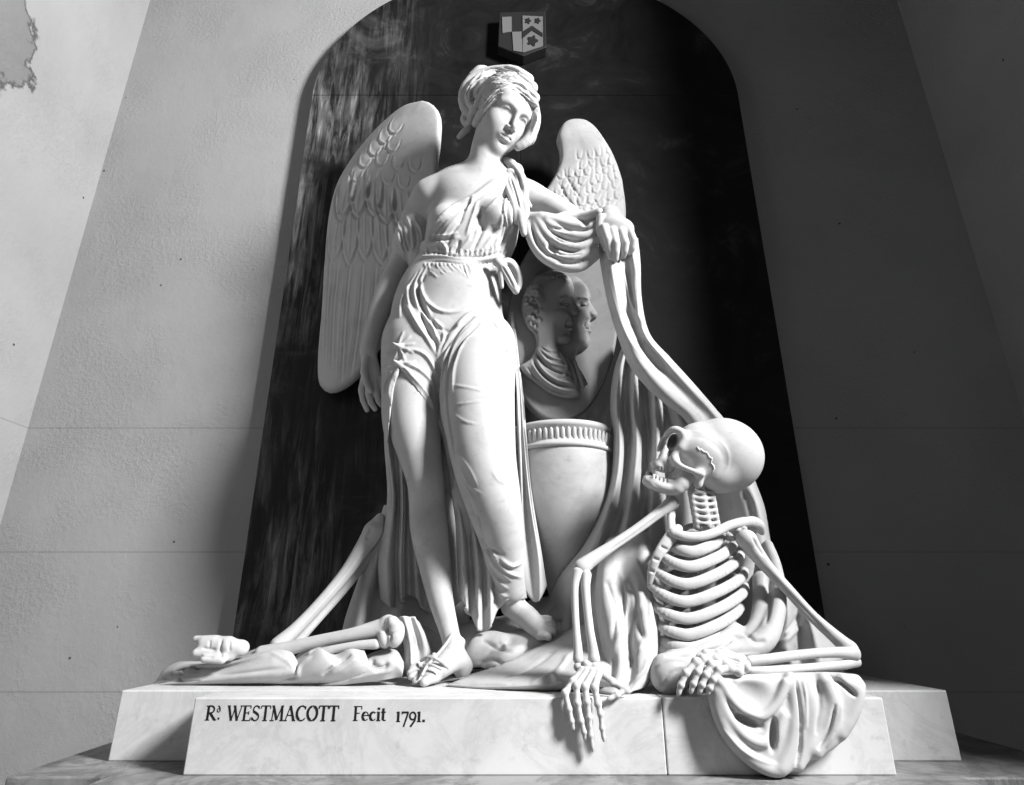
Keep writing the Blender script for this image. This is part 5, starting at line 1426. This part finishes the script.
# swag hanging over the front of the block
SW = [(714, 679), (713, 690), (715, 706), (722, 727), (735, 748), (752, 763), (768, 774), (778, 777), (790, 771), (800, 765), (815, 757), (830, 750), (844, 737), (855, 717), (862, 698), (864, 684), (856, 677), (800, 675), (750, 676)]
hg = Clay(P(708, 785, 1.44) + np.array((0, -.04, 0)), P(870, 660, 1.53) + np.array((.02, .03, .01)), 0.003)
pslab(hg, SW, 1.482, .014, .012, smooth=90, dome=.012)
for r, k, dd, ch in [(7.5, 4, 0, [(717, 682), (716, 700), (727, 731), (746, 754), (766, 767), (780, 768), (791, 752), (797, 720), (795, 692), (791, 680)]),
                  (4.5, 3, -.012, [(721, 683), (731, 699), (746, 712), (762, 716), (776, 703), (786, 683)]),
                  (5, 3, -.008, [(718, 692), (728, 716), (744, 735), (762, 743), (774, 736), (783, 715)]),
                  (7.5, 4, .002, [(803, 682), (810, 710), (807, 742), (797, 763)]),
                  (8, 4, .0, [(824, 681), (832, 704), (828, 730), (815, 750)]),
                  (7, 4, .002, [(843, 681), (856, 690), (852, 712), (840, 732)]),
                  (5, 3, -.006, [(790, 682), (793, 710), (790, 742), (780, 766)])]:
    hg.pchain([(a, b, 1.468 + dd, r) for a, b in ch], k, n=40)
for r, ch in [(4.5, [(757, 679), (790, 678), (830, 677), (856, 679)]), (4.5, [(718, 680), (736, 679), (760, 679)])]:
    hg.pchain([(a, b, 1.488, r) for a, b in ch], 4, n=14)
hg.pell(757, 692, 1.450, 20, 13, 9, 4, 's'); hg.pell(752, 723, 1.452, 18, 4.5, 9, 3, 's', 22); hg.pell(773, 736, 1.450, 4, 17, 13, 2.5, 's', 10); hg.pell(734, 683, 1.448, 7, 5, 10, 3, 's', 30)
hg.plane((0, 1.499, 0), (0, 1, 0))
sculpt('hanging_swag', hg, M_STATUE, SHR, [([(796, 676), (801, 710), (801, 745), (796, 768)], 1.5, -5, 'both'), ([(827, 673), (842, 684), (857, 697)], 1.8, -6, 'both'), ([(836, 704), (830, 728), (818, 750)], 1.6, -4, 'both'), ([(842, 700), (838, 724), (826, 748)], 1.8, 2, 'both'),
    ([(817, 680), (820, 705), (816, 735)], 2, -2, 'both'), ([(722, 728), (742, 750), (764, 762), (778, 764)], 1.5, 1.6, 'both'), ([(803, 680), (806, 700), (806, 730)], 1.6, 1.5, 'both')], it=2)

# ------------------------------------------------------------------ cloth and bones on the left
GCL = empty('crumpled_cloth', G(280, 684), 'low crumpled marble cloth lying under the leg bones at far left', 'cloth')
cloth('fold', [
    prof(((156, 681), (163, 670), (178, 662), (200, 661), (235, 656), (262, 647), (284, 647), (292, 655)), (1.86, 1.86, 1.86, 1.84, 1.82, 1.81, 1.81, 1.80)),
    prof(((154, 682.5), (164, 673), (184, 666), (208, 665), (240, 659), (268, 649), (290, 651), (298, 662)), (1.81, 1.80, 1.79, 1.76, 1.74, 1.74, 1.74, 1.74)),
    prof(((152, 684), (168, 677), (190, 672), (214, 669), (244, 664), (272, 656), (292, 657), (300, 668)), (1.79, 1.78, 1.79, 1.755, 1.72, 1.71, 1.72, 1.72)),
    prof(((150, 685), (170, 680), (192, 676), (218, 674), (248, 671), (274, 666), (292, 666), (300, 673)), (1.77, 1.75, 1.74, 1.72, 1.70, 1.695, 1.70, 1.71)),
    prof(((149, 685.5), (172, 683), (196, 681), (222, 680), (250, 678), (275, 676), (290, 674), (299, 677)), (1.75, 1.73, 1.72, 1.71, 1.70, 1.695, 1.70, 1.71)),
    prof(((148, 686), (174, 685), (198, 684.5), (224, 684), (252, 683.5), (275, 683), (290, 681), (298, 680)), (1.745, 1.735, 1.73, 1.725, 1.72, 1.72, 1.725, 1.73))], M_STATUE, GCL,
    strokes=[([(172, 672), (186, 668), (200, 670)], 2.4, -4), ([(160, 676), (175, 680), (200, 681)], 1.4, -2.6), ([(205, 668), (240, 662), (275, 652)], 2, 2.4), ([(215, 675), (250, 672), (285, 668)], 2, -2), ([(270, 652), (285, 660), (294, 668)], 1.6, 2), ([(190, 664), (182, 670), (184, 676)], 2, -2.4)], nu=90, nv=8, thick=.01)
cloth('fold', [
    prof(((262, 681), (284, 666), (304, 650), (318, 645), (332, 650), (348, 644), (362, 645)), (1.80, 1.79, 1.78, 1.77, 1.77, 1.77, 1.77)),
    prof(((262, 682), (287, 670), (308, 655), (321, 650), (335, 655), (350, 649), (364, 650)), (1.74, 1.73, 1.72, 1.71, 1.72, 1.71, 1.72)),
    prof(((262, 683), (290, 676), (312, 664), (326, 660), (340, 662), (354, 657), (367, 657)), (1.73, 1.71, 1.69, 1.685, 1.69, 1.69, 1.70)),
    prof(((262, 684), (292, 681), (316, 675), (332, 671), (346, 670), (358, 666), (369, 664)), (1.73, 1.71, 1.69, 1.685, 1.69, 1.69, 1.70)),
    prof(((263, 684.5), (294, 684), (318, 683.5), (336, 683), (350, 680), (361, 674), (370, 670)), (1.735, 1.725, 1.72, 1.72, 1.71, 1.70, 1.70))], M_STATUE, GCL,
    strokes=[([(322, 676), (336, 664), (352, 654)], 1.5, -4), ([(298, 678), (300, 666), (312, 656)], 2, 2.6), ([(268, 681), (290, 678), (300, 681)], 2, -3), ([(326, 680), (342, 668), (360, 656)], 1.8, 2.2)], nu=80, nv=8, thick=.01)
cloth('fold', [
    prof(((318, 684), (340, 672), (362, 658), (380, 650), (396, 650), (404, 662)), (1.78, 1.77, 1.76, 1.755, 1.76, 1.78)),
    prof(((318, 685), (342, 677), (364, 665), (382, 659), (397, 658), (404, 668)), (1.73, 1.72, 1.71, 1.71, 1.715, 1.74)),
    prof(((320, 685.5), (344, 681), (366, 673), (384, 669), (397, 667), (403, 672)), (1.72, 1.71, 1.70, 1.70, 1.71, 1.73)),
    prof(((322, 686), (346, 684.5), (368, 682), (385, 680), (396, 678), (402, 677)), (1.72, 1.715, 1.72, 1.72, 1.735, 1.74))], M_STATUE, GCL,
    strokes=[([(372, 652), (372, 664), (382, 669), (388, 662)], 2.6, -5), ([(350, 680), (372, 674), (394, 670)], 1.8, 1.8)], nu=60, nv=8, thick=.01)
cloth('knee_cover', [
    prof(((398, 618), (402, 634), (404, 652), (405, 668), (408, 678)), (1.76, 1.773, 1.79, 1.785, 1.785)),
    prof(((404, 616), (408, 632), (410, 650), (412, 666), (414, 677)), (1.75, 1.748, 1.765, 1.765, 1.775)),
    prof(((410, 617), (414, 632), (417, 648), (418, 664), (420, 675)), (1.77, 1.778, 1.795, 1.795, 1.805)),
    prof(((416, 619), (421, 632), (424, 648), (426, 662), (428, 672)), (1.77, 1.773, 1.79, 1.795, 1.805)),
    prof(((421, 624), (427, 636), (431, 650), (432, 662), (436, 670)), (1.82, 1.81, 1.80, 1.80, 1.80))], M_STATUE, GCL,
    strokes=[([(400, 624), (408, 645), (408, 668)], 1.6, -3), ([(408, 622), (416, 645), (414, 666)], 1.6, 2.4)], nu=50, nv=8, thick=.01)

# rough mound carrying the urn and the raised foot
MND = Clay(P(385, 690, 1.80) + np.array((0, -.05, 0)), P(650, 560, 2.1) + np.array((0, 0.07, .02)), 0.005)
MND.lo[2] = TOP_Z
MND.pell(520, 650, 2.0, 95, 26, 34, 8); MND.pell(560, 640, 1.97, 60, 36, 30, 8); MND.pell(430, 655, 2.0, 50, 24, 26, 8)
MND.pell(527, 652, 1.87, 34, 15, 20, 6); MND.pell(488, 652, 1.84, 22, 13, 16, 5, roll=-10); MND.pell(503, 664, 1.80, 24, 9, 12, 4, roll=-20); MND.pell(478, 658, 1.81, 12, 16, 10, 3, roll=20)
MND.plane((0, 0, TOP_Z + .001), (0, 0, -1))
mo = sculpt('rock_mound', MND, M_STATUE, None, [([(482, 640), (496, 648), (512, 652)], 2, -3, 'both'), ([(478, 664), (492, 660), (510, 668)], 2, -3, 'both'), ([(500, 640), (508, 650)], 2, 2, 'both')], it=2)
tag(mo, 'rounded marble mound beneath the raised foot and the urn', 'mound')
